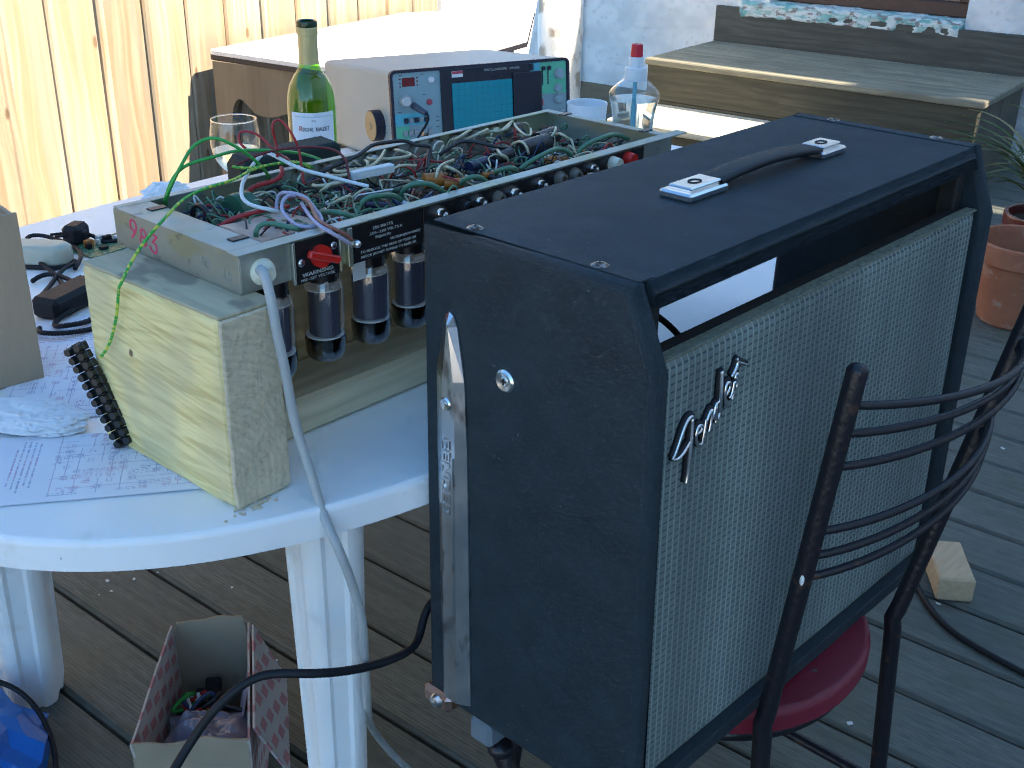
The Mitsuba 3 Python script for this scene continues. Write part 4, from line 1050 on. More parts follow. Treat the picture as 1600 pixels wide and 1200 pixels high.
# terminal strip hanging on the green and yellow wire
plain("terminal_plastic", (0.010, 0.013, 0.013), 0.35)
ts = thing("terminal_strip", "black twelve way screw terminal strip leaning on the timber block", "terminal strip")
A, B = np.array([-0.176, 0.302, 0.812]), np.array([-0.1625, 0.250, 0.7165])
d = (B - A) / np.linalg.norm(B - A)
side = np.cross(d, [-0.9, -0.25, 0.25])
side /= np.linalg.norm(side)
nrm = np.cross(side, d)
N_ = 12
pitch = np.linalg.norm(B - A) / N_
for k in range(N_):
    c0_ = A + d * pitch * (k + 0.5)
    m = cat([box([-0.0115, -pitch * 0.46, -0.004], [0.0115, pitch * 0.46, 0.0035], 0.001), box([-0.0055, -pitch * 0.56, -0.003], [0.0055, pitch * 0.56, 0.001], 0.0006)] +
            [cyl([s * 0.0068, 0, 0.003], [s * 0.0068, 0, 0.0085], pitch * 0.44, 12, pitch * 0.40) for s in (-1, 1)])
    add("terminal", moved(m, frame(c0_, side, d, nrm)), "terminal_plastic", smooth=30, parent=ts)

# ------------------------------------------------------------------ oscilloscope
plain("scope_case", proc(lambda p, n, uv: mix((0.295, 0.32, 0.305), (0.335, 0.36, 0.345), fbm(p.x * 8, p.y * 8, p.z * 8, 3))), 0.45)
plain("scope_rim", (0.012, 0.013, 0.03), 0.4)
plain("scope_panel", (0.24, 0.34, 0.37), 0.5)
plain("panel_aqua", (0.10, 0.42, 0.52), 0.5)
plain("panel_green", (0.12, 0.47, 0.30), 0.5)
plain("screen_teal", (0.0, 0.235, 0.29), 0.12)
plain("bezel_black", (0.010, 0.011, 0.02), 0.4)
plain("led_window", (0.16, 0.008, 0.012), 0.15)
plain("knob_grey", (0.30, 0.31, 0.33), 0.35)
plain("knob_cap", (0.62, 0.64, 0.66), 0.25, 0.6)
plain("print_dark", (0.05, 0.06, 0.08), 0.7)
plain("badge_white", (0.62, 0.60, 0.60), 0.5)
plain("badge_red", (0.42, 0.05, 0.08), 0.5)
plain("hub_tan", (0.36, 0.24, 0.12), 0.5)
a_, t_ = math.radians(-19.2), math.radians(5.7)
SX = np.array([math.cos(a_), math.sin(a_), 0])
SY = np.array([-math.sin(a_) * math.cos(t_), math.cos(a_) * math.cos(t_), -math.sin(t_)])
SZ = np.cross(SX, SY)
SO = np.array([0.708, 0.825, 0.895])
SM = frame(SO, SX, SY, SZ)           # x along the front, y to the back, z up from the top edge
SW, SD, SH = 0.359, 0.33, 0.160
PF = lambda x, z, d=0.0: (SM @ np.array([x, -d, z, 1]))[:3]
sco = thing("oscilloscope", "grey cased oscilloscope with teal screen and many knobs on the table", "oscilloscope")
rr_ = Polygon([(0, 0), (SW, 0), (SW, -SH), (0, -SH)])
rr_ = rr_.buffer(-0.010).buffer(0.010, 8)
SE = SM @ frame([0, 0, 0], [1, 0, 0], [0, 0, 1], [0, -1, 0])     # outline x, z; extruded towards the front
add("case", moved(prism(rr_, -SD, -0.004), SE), "scope_case", smooth=30, parent=sco)
add("front_rim", moved(prism(rr_.buffer(0.0012).difference(rr_.buffer(-0.0042)), -0.0045, 0.003), SE), "scope_rim", smooth=30, parent=sco)
add("front_panel", moved(prism(rr_.buffer(-0.0044), -0.004, 0.0), SE), "scope_panel", parent=sco)


def onf(name, x0, z0, x1, z1, d0, d1, m, parent=sco, c=0.0004):
    return add(name, moved(box([x0, -d1, z0], [x1, -d0, z1], c), SM), m, parent=parent)


onf("aqua_strip", 0.0052, -0.0945, 0.0705, -0.0735, 0.0, 0.0006, "panel_aqua")
onf("green_strip", 0.0052, -0.148, 0.031, -0.0955, 0.0, 0.0006, "panel_green")
onf("aqua_strip", 0.2765, -0.020, 0.2975, -0.0045, 0.0, 0.0006, "panel_aqua")
onf("green_panel", 0.2985, -0.062, 0.3538, -0.0045, 0.0, 0.0006, "panel_green")
led = onf("led_window", 0.0225, -0.0275, 0.0465, -0.0128, 0.0, 0.0014, "led_window")
for x, z in ((0.0185, -0.0145), (0.0185, -0.0215), (0.0185, -0.0275), (0.0515, -0.0135), (0.0515, -0.0195), (0.0515, -0.026)):
    onf("indicator", x - 0.0013, z - 0.0013, x + 0.0013, z + 0.0013, 0.0, 0.0009, "led_window")
for x, z in ((0.0175, -0.008), (0.058, -0.008), (0.060, -0.043), (0.012, -0.070), (0.084, -0.083), (0.084, -0.090), (0.084, -0.101)):
    onf("panel_mark", x, z - 0.0012, x + 0.006, z, 0.0, 0.0004, "print_dark", c=0)
knob = lathe([[0, 0], [0.0105, 0], [0.0098, 0.010], [0.0085, 0.0115], [0, 0.0115]], 24)


def knob_at(x, z, s, m, name="knob", cap=None):
    k = add(name, moved(knob, SM @ frame([x, 0, z], [s, 0, 0], [0, 0, s], [0, -s, 0])), m, smooth=35, parent=sco)
    if cap:
        add("knob_face", moved(lathe([[0, 0], [0.0078 * s, 0], [0.0072 * s, 0.0012], [0, 0.0014]], 24), SM @ frame([x, -0.0116 * s, z], [1, 0, 0], [0, 0, 1], [0, -1, 0])), cap, smooth=35, parent=k)
    return k


knob_at(0.0775, -0.0190, 0.50, "badge_white", "push_button")
knob_at(0.0245, -0.0515, 1.05, "knob_grey", cap="knob_cap")
knob_at(0.0720, -0.0570, 0.48, "badge_red", "red_knob")
for x, z, s in ((0.3370, -0.0270, 0.95), (0.3340, -0.0530, 0.72), (0.3340, -0.0725, 0.80), (0.3400, -0.100, 0.8), (0.318, -0.100, 0.6)):
    knob_at(x, z, s, "knob_grey", cap="scope_panel")
pc = moved(cyl([0.040, -0.003, -0.060], [0.052, -0.030, -0.073], 0.0062, 16, 0.0048), SM)
add("probe_plug", pc, "valve_plate", smooth=35, parent=sco)
add("probe_lead", tube([PF(*q) for q in ((0.051, -0.072, 0.028), (0.053, -0.080, 0.036), (0.047, -0.094, 0.034), (0.036, -0.110, 0.030), (0.022, -0.135, 0.035), (0.01, -0.168, 0.04))], 0.0022, 8), "cable_black", smooth=True, parent=sco)
for i in range(5):
    onf("button", 0.0215 + i * 0.0098, -0.0905, 0.0290 + i * 0.0098, -0.0815, 0.0006, 0.005, "knob_grey" if i % 2 else "scope_rim", c=0.001)
for i in range(5):
    onf("button", 0.0185 + i * 0.0105 + (0.006 if i > 2 else 0), -0.113, 0.0265 + i * 0.0105 + (0.006 if i > 2 else 0), -0.103, 0.0006, 0.005, "knob_grey", c=0.001)
onf("screen_bezel", 0.0952, -0.152, 0.2755, -0.0035, 0.0, 0.0045, "bezel_black", c=0.0015)
onf("screen_hood", 0.2385, -0.152, 0.2970, -0.0185, 0.0046, 0.0095, "bezel_black", c=0.003)
scr = onf("screen", 0.1157, -0.118, 0.2368, -0.0285, 0.0045, 0.0062, "screen_teal", c=0.0006)
plain("graticule", (0.0, 0.10, 0.13), 0.4)
for i in range(1, 10):
    x = 0.1157 + i * 0.01211
    onf("graticule_line", x - 0.00018, -0.117, x + 0.00018, -0.0295, 0.0062, 0.00635, "graticule", scr, 0)
for i in range(1, 8):
    z = -0.0285 - i * 0.01118
    onf("graticule_line", 0.1162, z - 0.00018, 0.2363, z + 0.00018, 0.0062, 0.00638, "graticule", scr, 0)
bg = onf("maker_badge", 0.1165, -0.0185, 0.1385, -0.0075, 0.0045, 0.0054, "badge_white")
onf("badge_stripe", 0.1168, -0.0125, 0.1382, -0.0078, 0.0054, 0.0057, "badge_red", bg, 0)
add("lettering", on_plane("OSCILLOSCOPE", 0.0036, PF(0.181, -0.0115, 0.0046), SX, SZ, 0.0003, False, 0.046), "panel_print", parent=sco)
add("lettering", on_plane("OS 420", 0.0036, PF(0.233, -0.0115, 0.0046), SX, SZ, 0.0003, False, 0.020), "panel_print", parent=sco)
sw_ = onf("slide_switch", 0.2765, -0.0165, 0.2835, -0.0055, 0.0006, 0.004, "scope_rim")
for x in (0.3030, 0.3150):
    onf("slot", x - 0.0013, -0.045, x + 0.0013, -0.0125, 0.0006, 0.0012, "scope_rim")
    onf("slider", x - 0.0016, -0.0185, x + 0.0042, -0.0115, 0.0012, 0.0075, "scope_rim", c=0.001)
onf("red_switch", 0.2972, -0.082, 0.3025, -0.070, 0.0006, 0.004, "badge_red", c=0.001)
hubM = SM @ frame([0, 0.060, -0.097], [0, 1, 0], [0, 0, 1], [-1, 0, 0])
hubM[:3, 2] = -SX
hubM[:3, 0], hubM[:3, 1] = SY, -SZ
hubM[:3, 1] = np.cross(hubM[:3, 2], hubM[:3, 0])
hub = add("handle_hub", moved(lathe([[0, 0], [0.0275, 0], [0.0275, 0.017], [0.0, 0.017]], 32), hubM), "scope_rim", smooth=35, parent=sco, label="black round carry handle pivot")
add("hub_face", moved(lathe([[0, 0.0], [0.026, 0.0], [0.026, 0.0012], [0.006, 0.0013], [0.005, 0.003], [0, 0.003]], 32), hubM @ frame([0, 0, 0.0171], [1, 0, 0], [0, 1, 0], [0, 0, 1])), "hub_tan", smooth=35, parent=hub)
onf("side_seam", -0.0004, -0.088, 0.001, -0.0868, -0.32, -0.006, "scope_case", c=0)
for x in (0.03, SW - 0.03):
    add("foot", moved(box([x - 0.012, 0.004, -SH - 0.0155], [x + 0.012, 0.03, -SH + 0.001], 0.002), SM), "scope_rim", parent=sco)
    add("foot", moved(box([x - 0.012, 0.28, -SH - 0.003], [x + 0.012, 0.31, -SH + 0.001], 0.001), SM), "scope_rim", parent=sco)

# ------------------------------------------------------------------ wine bottle
mat("bottle_glass", {"type": "thindielectric", "int_ior": 1.5, "specular_transmittance": {"type": "rgb", "value": [0.36, 0.72, 0.10]}})
plain("foil_gold", proc(lambda p, n, uv: mix((0.46, 0.36, 0.15), (0.60, 0.49, 0.24), fbm(p.x * 90, p.y * 90, p.z * 30, 3))), 0.35, 0.2)
plain("label_paper", (0.66, 0.70, 0.74), 0.6)
plain("label_blue", (0.25, 0.43, 0.50), 0.7)
plain("label_ink", (0.08, 0.08, 0.10), 0.7)
plain("label_red", (0.42, 0.09, 0.05), 0.7)
plain("dark_glass", (0.012, 0.03, 0.012), 0.1)
bx, by = 0.475, 0.747
wb = thing("wine_bottle", "green glass wine bottle with gold neck foil and white label", "bottle")
at_b = lambda m: m.apply_translation([bx, by, ZT])
bp = [[0.0, 0.004], [0.030, 0.001], [0.0355, 0.004], [0.037, 0.010], [0.037, 0.172], [0.0360, 0.188], [0.0325, 0.203], [0.025, 0.217], [0.0185, 0.226], [0.0152, 0.236], [0.0143, 0.250], [0.0140, 0.292], [0.0150, 0.2922], [0.0150, 0.2975]]
bs = np.array(bp)
zz = np.linspace(0, 1, 70)
s_ = np.r_[0, np.cumsum(np.linalg.norm(np.diff(bs, axis=0), axis=1))]
pz = np.stack([np.interp(zz * s_[-1], s_, bs[:, 0]), np.interp(zz * s_[-1], s_, bs[:, 1])], -1)
add("glass", at_b(lathe(pz, 48)), "bottle_glass", smooth=35, parent=wb)
add("neck_foil", at_b(lathe([[0.0155, 0.236], [0.0149, 0.245], [0.0146, 0.289]], 36)), "foil_gold", smooth=35, parent=wb)
add("foil_collar", at_b(lathe([[0.0146, 0.278], [0.0160, 0.279], [0.0162, 0.289], [0.0150, 0.2905]], 36)), "foil_gold", smooth=35, parent=wb)
add("rim", at_b(lathe([[0.0112, 0.2905], [0.0156, 0.2905], [0.0158, 0.2975], [0.0145, 0.2995], [0.0115, 0.2985]], 32, True)), "dark_glass", smooth=35, parent=wb)
fa = math.atan2(CAM[1] - by, CAM[0] - bx) + 0.05      # the label faces the near side of the table


def bent(mesh, r, zc):
    """Wrap a flat mesh (x to the right, y up, z out) round the bottle."""
    v = mesh.vertices
    a = fa + v[:, 0] / 0.037
    R = r + v[:, 2]
    m = mesh.copy()
    m.vertices = np.c_[bx + R * np.cos(a), by + R * np.sin(a), ZT + zc + v[:, 1]]
    return m


lab = sheet(lambda u, v: np.stack([(u - 0.5) * 0.074, (v - 0.5) * 0.104, 0 * u], -1), 30, 3, 0.0002)
lb = add("label", bent(lab, 0.0374, 0.116), "label_paper", smooth=40, parent=wb)


def flat_text(s, h, x, y, wd, bold=False):
    m = meshkit.text_mesh(s, h, 0.0002, bold)
    m.vertices[:, 0] *= wd / m.vertices[:, 0].max()
    v, f = trimesh.remesh.subdivide_to_size(m.vertices, m.faces, 0.005)
    m = tm(v, f)
    m.apply_translation([x, y, 0])
    return m


for s, h, x, y, wd, c, bo in (("R", 0.0072, -0.0235, 0.021, 0.0055, "label_red", True), ("OCHE", 0.0054, -0.0175, 0.021, 0.0165, "label_ink", True), ("MAZET", 0.0058, 0.0025, 0.021, 0.023, "label_ink", True), ("SAUVIGNON", 0.0052, -0.020, -0.021, 0.040, "label_blue", False), ("2008", 0.0020, -0.003, 0.036, 0.006, "label_ink", False)):
    add("label_lettering", bent(flat_text(s, h, x, y, wd, bo), 0.03775, 0.119), c, parent=lb)
hill = cat([prism([(x0, y0), (x0 + L_, y0), (x0 + L_ * 0.8, y0 + h_), (x0 + L_ * 0.25, y0 + h_ * 1.2)], 0, 0.0002) for x0, y0, L_, h_ in ((-0.011, -0.010, 0.026, 0.004), (-0.012, -0.0045, 0.020, 0.003), (-0.009, 0.000, 0.018, 0.0025), (-0.012, 0.0045, 0.016, 0.002), (0.006, -0.003, 0.010, 0.003), (-0.008, 0.009, 0.014, 0.0015))])
add("label_landscape", bent(hill, 0.03775, 0.119), "label_blue", parent=lb)
rim_ = cat([box([-0.034, 0.0425, 0], [0.034, 0.0432, 0.0001]), box([-0.034, -0.0482, 0], [0.034, -0.0475, 0.0001])])
add("label_border", bent(tm(*trimesh.remesh.subdivide_to_size(rim_.vertices, rim_.faces, 0.006)), 0.03775, 0.119), "label_blue", parent=lb)

# ------------------------------------------------------------------ wine glass
mat("clear_glass", {"type": "thindielectric", "int_ior": 1.5})
mat("rim_glass", {"type": "dielectric", "int_ior": 1.5})
mat("wine_liquid", {"type": "dielectric", "int_ior": 1.333, "specular_transmittance": {"type": "rgb", "value": [0.97, 0.96, 0.86]}})
gx, gy_ = 0.356, 0.785
wg = thing("wine_glass", "stemmed wine glass half full of pale wine behind the chassis", "wine glass")
at_g = lambda m: m.apply_translation([gx, gy_, ZT])
bowl = [[0.0, 0.0795], [0.010, 0.081], [0.020, 0.087], [0.0285, 0.098], [0.0345, 0.112], [0.0370, 0.126], [0.0368, 0.140], [0.0350, 0.154], [0.0335, 0.163]]
bsm = CubicSpline(np.arange(len(bowl)), np.array(bowl))(np.linspace(0, len(bowl) - 1, 40))
bsm[0, 0] = 0
add("bowl", at_g(lathe(bsm, 48)), "clear_glass", smooth=True, parent=wg)
add("rim", at_g(moved(trimesh.creation.torus(0.0335, 0.0009, 48, 10), frame([0, 0, 0.163], [1, 0, 0], [0, 1, 0], [0, 0, 1]))), "rim_glass", smooth=True, parent=wg)
add("stem", at_g(lathe([[0, 0.0], [0.034, 0.0008], [0.033, 0.0025], [0.010, 0.006], [0.0042, 0.014], [0.0036, 0.045], [0.0045, 0.070], [0.010, 0.0788], [0, 0.0792]], 36)), "rim_glass", smooth=40, parent=wg)
wl = bsm[bsm[:, 1] < 0.118] * [0.985, 1] + [0, 0.0006]
wl = np.vstack([wl, [0, wl[-1, 1]]])
wl[0, 0] = 0
add("wine", at_g(lathe(wl, 48)), "wine_liquid", smooth=40, parent=wg, label="pale white wine")

# ------------------------------------------------------------------ soap bottle and cup
mat("clear_plastic", {"type": "thindielectric", "int_ior": 1.45, "specular_transmittance": {"type": "rgb", "value": [0.93, 0.96, 0.96]}})
plain("pump_white", (0.62, 0.66, 0.68), 0.4)
plain("cap_red", (0.50, 0.012, 0.03), 0.35)
plain("straw_blue", (0.10, 0.36, 0.46), 0.4)
sx, sy = 0.969, 0.492
sb = thing("pump_bottle", "clear plastic bottle with white collar and red cap behind the chassis", "bottle")
at_s = lambda m: m.apply_translation([sx, sy, ZT])
pp_ = [[0, 0.002], [0.033, 0.001], [0.037, 0.006], [0.037, 0.035], [0.036, 0.065], [0.0350, 0.095], [0.0358, 0.118], [0.0390, 0.138], [0.0425, 0.151], [0.0432, 0.158], [0.0405, 0.166], [0.0290, 0.177], [0.0200, 0.184], [0.0180, 0.188]]
ps = CubicSpline(np.arange(len(pp_)), np.array(pp_))(np.linspace(0, len(pp_) - 1, 60))
ps[0, 0] = 0
ps[:, 0] = np.maximum(ps[:, 0], 0)
add("body", at_s(lathe(ps, 48)), "clear_plastic", smooth=True, parent=sb)
add("collar", at_s(lathe([[0.0, 0.183], [0.0188, 0.183], [0.0185, 0.2035], [0.0170, 0.205], [0.0128, 0.2055], [0.0120, 0.2225], [0, 0.2225]], 36)), "pump_white", smooth=35, parent=sb)
add("cap", at_s(lathe([[0.0, 0.2227], [0.0105, 0.2227], [0.0096, 0.2415], [0.0084, 0.243], [0, 0.243]], 32)), "cap_red", smooth=35, parent=sb)
add("dip_tube", at_s(cyl([0.0, 0, 0.01], [0.0, 0, 0.184], 0.0036, 14)), "straw_blue", smooth=35, parent=sb)
lq = ps[ps[:, 1] < 0.152] * [0.985, 1] + [0, 0.0012]
lq = np.vstack([[0, lq[0, 1]], lq[1:], [0, lq[-1, 1]]])
mat("soapy_water", {"type": "dielectric", "int_ior": 1.33, "specular_transmittance": {"type": "rgb", "value": [0.93, 0.95, 0.93]}})
add("liquid", at_s(lathe(lq, 48)), "soapy_water", smooth=40, parent=sb)
plain("cup_white", (0.70, 0.73, 0.76), 0.35)
plain("cup_blue", (0.05, 0.36, 0.52), 0.4)
cxy = (0.995, 0.615)
cup = thing("plastic_cup", "white plastic cup with a blue band behind the chassis", "cup")
cw = [[0.0, 0.001], [0.030, 0.0], [0.0315, 0.003], [0.0385, 0.094], [0.0395, 0.095], [0.0390, 0.0965], [0.0372, 0.0955], [0.0305, 0.006], [0, 0.004]]
cw = [[r * 0.94, z * 1.28] for r, z in cw]
add("wall", lathe(cw, 48).apply_translation([*cxy, ZT]), "cup_white", smooth=40, parent=cup)
add("band", lathe([[0.0318, 0.026], [0.0345, 0.080]], 48).apply_translation([*cxy, ZT]), "cup_blue", smooth=40, parent=cup)

# dark case behind the wires
plain("meter_case", (0.010, 0.024, 0.024), 0.6, spec=0.2)
add("dark_case", moved(bevel_prism([(0, 0), (0.145, 0), (0.145, 0.178), (0.138, 0.184), (0.010, 0.178), (0, 0.166)], 0, 0.05, 0.006), frame([0.188, 0.565, ZT + 0.001], [0.985, -0.17, 0], [0, 0, 1], [-0.17, -0.985, 0])), "meter_case", smooth=35, label="dark green black plastic case standing behind the chassis wires", category="case")

# ------------------------------------------------------------------ left part of the table
plain("cardboard", proc(lambda p, n, uv: mix((0.30, 0.225, 0.155), (0.37, 0.285, 0.20), 0.6 * fbm(p.x * 14, p.y * 14, p.z * 6, 3) + 0.4 * noise(p.x * 500, p.y * 500, p.z * 40))), 0.85)
plain("card_edge", proc(lambda p, n, uv: mix((0.22, 0.16, 0.11), (0.40, 0.31, 0.22), noise(p.x * 700, p.y * 700, p.z * 700))), 0.9)
cb = thing("cardboard_box", "plain brown cardboard box standing on the left of the table", "box")
CB = frame([-0.139, 0.464, ZT + 0.001], [-0.990, 0.139, 0], [-0.139, -0.990, 0], [0, 0, 1])
for nm, lo_, hi_ in (("front_wall", [0, -0.004, 0], [0.22, 0, 0.190]), ("side_wall", [0.0, -0.075, 0], [0.004, -0.0042, 0.187]), ("back_wall", [0.0, -0.079, 0], [0.22, -0.0752, 0.187]), ("bottom", [0.0042, -0.0748, 0], [0.22, -0.0042, 0.004]), ("far_wall", [0.216, -0.0748, 0.0042], [0.22, -0.0042, 0.187])):
    add(nm, moved(rough_box(lo_, hi_, 0.02, 0.0012, 41, 0.001), CB), "cardboard", smooth=50, parent=cb)

# circuit diagrams on paper
def paper_print(o, ang, x0, x1, y0, y1, text_x):
    ca, sa_ = math.cos(ang), math.sin(ang)

    def f(p, n, uv):
        u = (p.x - o[0]) * ca + (p.y - o[1]) * sa_
        v = -(p.x - o[0]) * sa_ + (p.y - o[1]) * ca
        base = mix((0.66, 0.68, 0.76), (0.72, 0.74, 0.80), fbm(u * 30, v * 30, 1.0, 3))
        inside = (u > x0) & (u < x1) & (v > y0) & (v < y1)
        G = 0.0105
        cu, cv = dr.floor(u / G), dr.floor(v / G)
        fu, fv = u / G - cu, v / G - cv
        r1, r2, r3_ = cell_rand(cu, cv, 1), cell_rand(cu, dr.floor(v / (G * 3)), 2), cell_rand(dr.floor(u / (G * 3)), cv, 3)
        ink = (dr.abs(fv - 0.5) < 0.035) & (r3_ > 0.45)
        ink |= (dr.abs(fu - 0.5) < 0.035) & (r2 > 0.5)
        bx_ = dr.maximum(dr.abs(fu - 0.5), dr.abs(fv - 0.5))
        ink |= (bx_ < 0.26) & (bx_ > 0.19) & (r1 > 0.72)
        tl_ = cell_rand(dr.floor(u / 0.0011), dr.floor(v / 0.0032), 5)
        fvt = v / 0.0032 - dr.floor(v / 0.0032)
        ink |= (tl_ > 0.42) & (fvt > 0.35) & (fvt < 0.8) & (cell_rand(cu, cv, 8) > 0.62) & (bx_ < 0.45)
        line = dr.floor(u / 0.0052)
        fl = u / 0.0052 - line
        txt = (u > text_x) & (u < text_x + 0.024) & (v > y0 + 0.01 + 0.02 * cell_rand(line, 1)) & (v < y1 - 0.012 - 0.03 * cell_rand(line, 2)) & (fl > 0.25) & (fl < 0.6) & (cell_rand(dr.floor(v / 0.0012), line, 4) > 0.3)
        k = dr.select((inside & ink) | txt, 1.0, 0.0)
        col = mix((0.20, 0.22, 0.38), (0.38, 0.20, 0.32), smoothstep(0.45, 0.6, fbm(u * 40, v * 40, 3.0, 2)))
        return mix(base, col, k * 0.72)
    return proc(f)


def paper(name, corners, z, seed, m, label, curl=0.002):
    c = np.array(corners, float)

    def fn(u, v):
        p = (c[0] * (1 - u)[..., None] + c[1] * u[..., None]) * (1 - v)[..., None] + (c[3] * (1 - u)[..., None] + c[2] * u[..., None]) * v[..., None]
        q = np.concatenate([p, np.zeros(p.shape[:2] + (1,))], -1)
        w = meshkit.fbm(q * 14 + seed, 2, seed)
        return np.concatenate([p, (z + 0.0006 + curl * w * (0.25 + 1.1 * np.abs(v - 0.5)))[..., None]], -1)
    s = sheet(fn, 40, 40, 0.00025)
    if s.vertex_normals[:100, 2].mean() < 0:
        s.invert()
    return add(name, s, m, smooth=50, label=label, category="paper")


# corners: left end is out of frame
pa = math.atan2(0.125 - 0.236, -0.149 + 0.301)
plain("paper_one", paper_print((-0.305, 0.245), -0.62, 0.045, 0.178, 0.004, 0.145, 0.006), 0.75)
plain("paper_two", paper_print((-0.23, 0.36), 0.95, 0.012, 0.23, -0.11, 0.05, 0.24), 0.75)
paper("paper_sheet", [(-0.140, 0.118), (-0.120, 0.262), (-0.335, 0.435), (-0.345, 0.268)], ZT + 0.0012, 3, "paper_one", "sheet with printed circuit diagram and text against the timber block")
paper("paper_sheet", [(-0.222, 0.385), (-0.118, 0.318), (0.015, 0.585), (-0.10, 0.64)], ZT + 0.0004, 5, "paper_two", "partly covered printed circuit diagram sheet beside the cardboard box")


def crumple(o, sx_, sy_, sz_, seed, amp_=0.5, f=3.0, sub=3):
    """A crumpled film or tissue: a flattened ball with sharp random folds."""
    m = trimesh.creation.icosphere(sub)
    v = m.vertices
    w = meshkit.fbm(v * f + 11 * seed, 2, seed)
    d = 1 + amp_ * (np.abs(w - 0.5) * 2.4 - 0.4) + np.random.default_rng(seed).normal(0, 0.035 if sub < 4 else 0.004, len(v)) * amp_
    m.vertices = v * d[:, None] * [sx_, sy_, sz_] + o
    m.vertices[:, 2] = np.maximum(m.vertices[:, 2], o[2] - sz_ * 0.55)
    return m


plain("towel_white", proc(lambda p, n, uv: mix((0.62, 0.65, 0.70), (0.78, 0.79, 0.82), noise(p.x * 300, p.y * 300, p.z * 300))), 0.95, bump=proc(lambda p, n, uv: fbm(p.x * 260, p.y * 260, p.z * 260, 3)), bump_scale=0.006)
plain("tissue_white", (0.72, 0.75, 0.80), 0.9)
cm = crumple(np.array([0.0, 0, 0]), 0.066, 0.036, 0.013, 4, amp_=0.22, f=2.2, sub=5)
add("towel", moved(cm, rz(-62, (-0.205, 0.370, ZT + 0.010))), "towel_white", smooth=60, label="folded white terry cloth between the two paper sheets", category="cloth")
add("tissue", crumple(np.array([0.335, 0.965, ZT + 0.014]), 0.042, 0.022, 0.022, 9, amp_=0.42, f=2.5), "tissue_white", smooth=30, label="crumpled white tissue behind the chassis corner", category="tissue")

# charger, cables, plug, circuit board, bottle lying at the box
ad = thing("power_adaptor", "black power adaptor brick with looped cables beside the cardboard box", "adaptor")
add("case", moved(box([-0.048, -0.021, 0.0], [0.048, 0.021, 0.028], 0.006), rz(22, (-0.012, 0.640, ZT + 0.001))), "cable_black", parent=ad)
for c in ([[0.034, 0.844], [0.032, 0.789], [0.024, 0.735], [0.011, 0.686], [0.03, 0.66]], [[-0.053, 0.625], [-0.039, 0.671], [-0.002, 0.716], [0.034, 0.75], [0.074, 0.777]], [[-0.005, 0.754], [0.021, 0.752], [0.033, 0.691], [0.06, 0.62]], [[-0.077, 0.594], [-0.082, 0.562], [-0.035, 0.548], [0.0, 0.56]], [[0.02, 0.655], [0.015, 0.60], [-0.021, 0.575], [-0.052, 0.568], [-0.06, 0.59], [-0.038, 0.605], [-0.02, 0.62]], [[0.063, 0.907], [0.089, 0.925], [0.108, 0.876], [0.091, 0.798], [0.06, 0.76]]):
    add("cable", tube([[*q, ZT + 0.005 + 0.004 * (i % 2)] for i, q in enumerate(c)], 0.0032, 8), "cable_black", smooth=True, parent=ad)
pg = thing("mains_plug", "black mains plug lying at the back edge of the table", "plug")
add("plug_body", cat([moved(box([-0.019, -0.014, 0], [0.019, 0.014, 0.030], 0.006), rz(30, (0.125, 0.872, ZT + 0.001))), moved(box([-0.010, -0.018, 0.004], [0.010, 0.018, 0.024], 0.005), rz(30, (0.125, 0.872, ZT + 0.001)))]), "cable_black", parent=pg)
for k in (-1, 1):
    add("pin", cyl([0.108, 0.872 + 0.007 * k, ZT + 0.018], [0.092, 0.878 + 0.007 * k, ZT + 0.018], 0.002, 8), "cable_black", parent=pg)
add("lead", tube([[0.138, 0.868, ZT + 0.012], [0.146, 0.850, ZT + 0.008], [0.150, 0.838, ZT + 0.005], [0.170, 0.830, ZT + 0.005], [0.19, 0.80, ZT + 0.005]], 0.003, 8), "cable_black", smooth=True, parent=pg)
plain("pcb_green", proc(lambda p, n, uv: mix((0.02, 0.10, 0.05), (0.10, 0.20, 0.12), dr.select(noise(p.x * 300, p.y * 300) > 0.6, 1.0, 0.0))), 0.4)
pb = thing("circuit_board", "small green circuit board on the table behind the timber block", "circuit board")
PB = rz(10, (0.105, 0.79, ZT + 0.001))
add("board", moved(box([0, 0, 0], [0.10, 0.065, 0.0018]), PB), "pcb_green", parent=pb)
for i in range(9):
    x, y = RNG.uniform(0.005, 0.08), RNG.uniform(0.005, 0.05)
    add("component", moved(box([x, y, 0.0018], [x + RNG.uniform(0.004, 0.014), y + RNG.uniform(0.004, 0.01), 0.0018 + RNG.uniform(0.003, 0.012)], 0.0006), PB), ["cable_black", "cap_white", "cap_orange", "ring_metal"][i % 4], parent=pb)
plain("jar_plastic", proc(lambda p, n, uv: mix((0.40, 0.40, 0.32), (0.55, 0.54, 0.44), fbm(p.x * 30, p.y * 30, p.z * 30))), 0.4)
jb = thing("charger_plug", "beige plastic charger lying half behind the cardboard box", "charger")
add("body", moved(bevel_prism([(-0.045, -0.022), (0.03, -0.022), (0.045, -0.010), (0.045, 0.010), (0.03, 0.022), (-0.045, 0.022)], 0, 0.032, 0.009), rz(-52, (0.042, 0.822, ZT + 0.001))), "jar_plastic", smooth=40, parent=jb)
add("base_ring", moved(bevel_prism([(-0.048, -0.024), (0.032, -0.024), (0.048, -0.011), (0.048, 0.011), (0.032, 0.024), (-0.048, 0.024)], 0, 0.006, 0.002), rz(-52, (0.042, 0.822, ZT + 0.0012))), "cable_black", smooth=40, parent=jb)

# crumbs at the block foot
add("sawdust", cat([moved(trimesh.creation.icosphere(1, 0.0016 * RNG.uniform(0.5, 1.5)), frame([-0.143 + RNG.normal(0, 0.010), 0.0735 + RNG.normal(0, 0.004), ZT + 0.001], [1, 0, 0], [0, 1, 0], [0, 0, 0.6])) for _ in range(40)]), "pine_end", label="sawdust crumbs at the foot of the timber block", category="sawdust", kind="stuff")

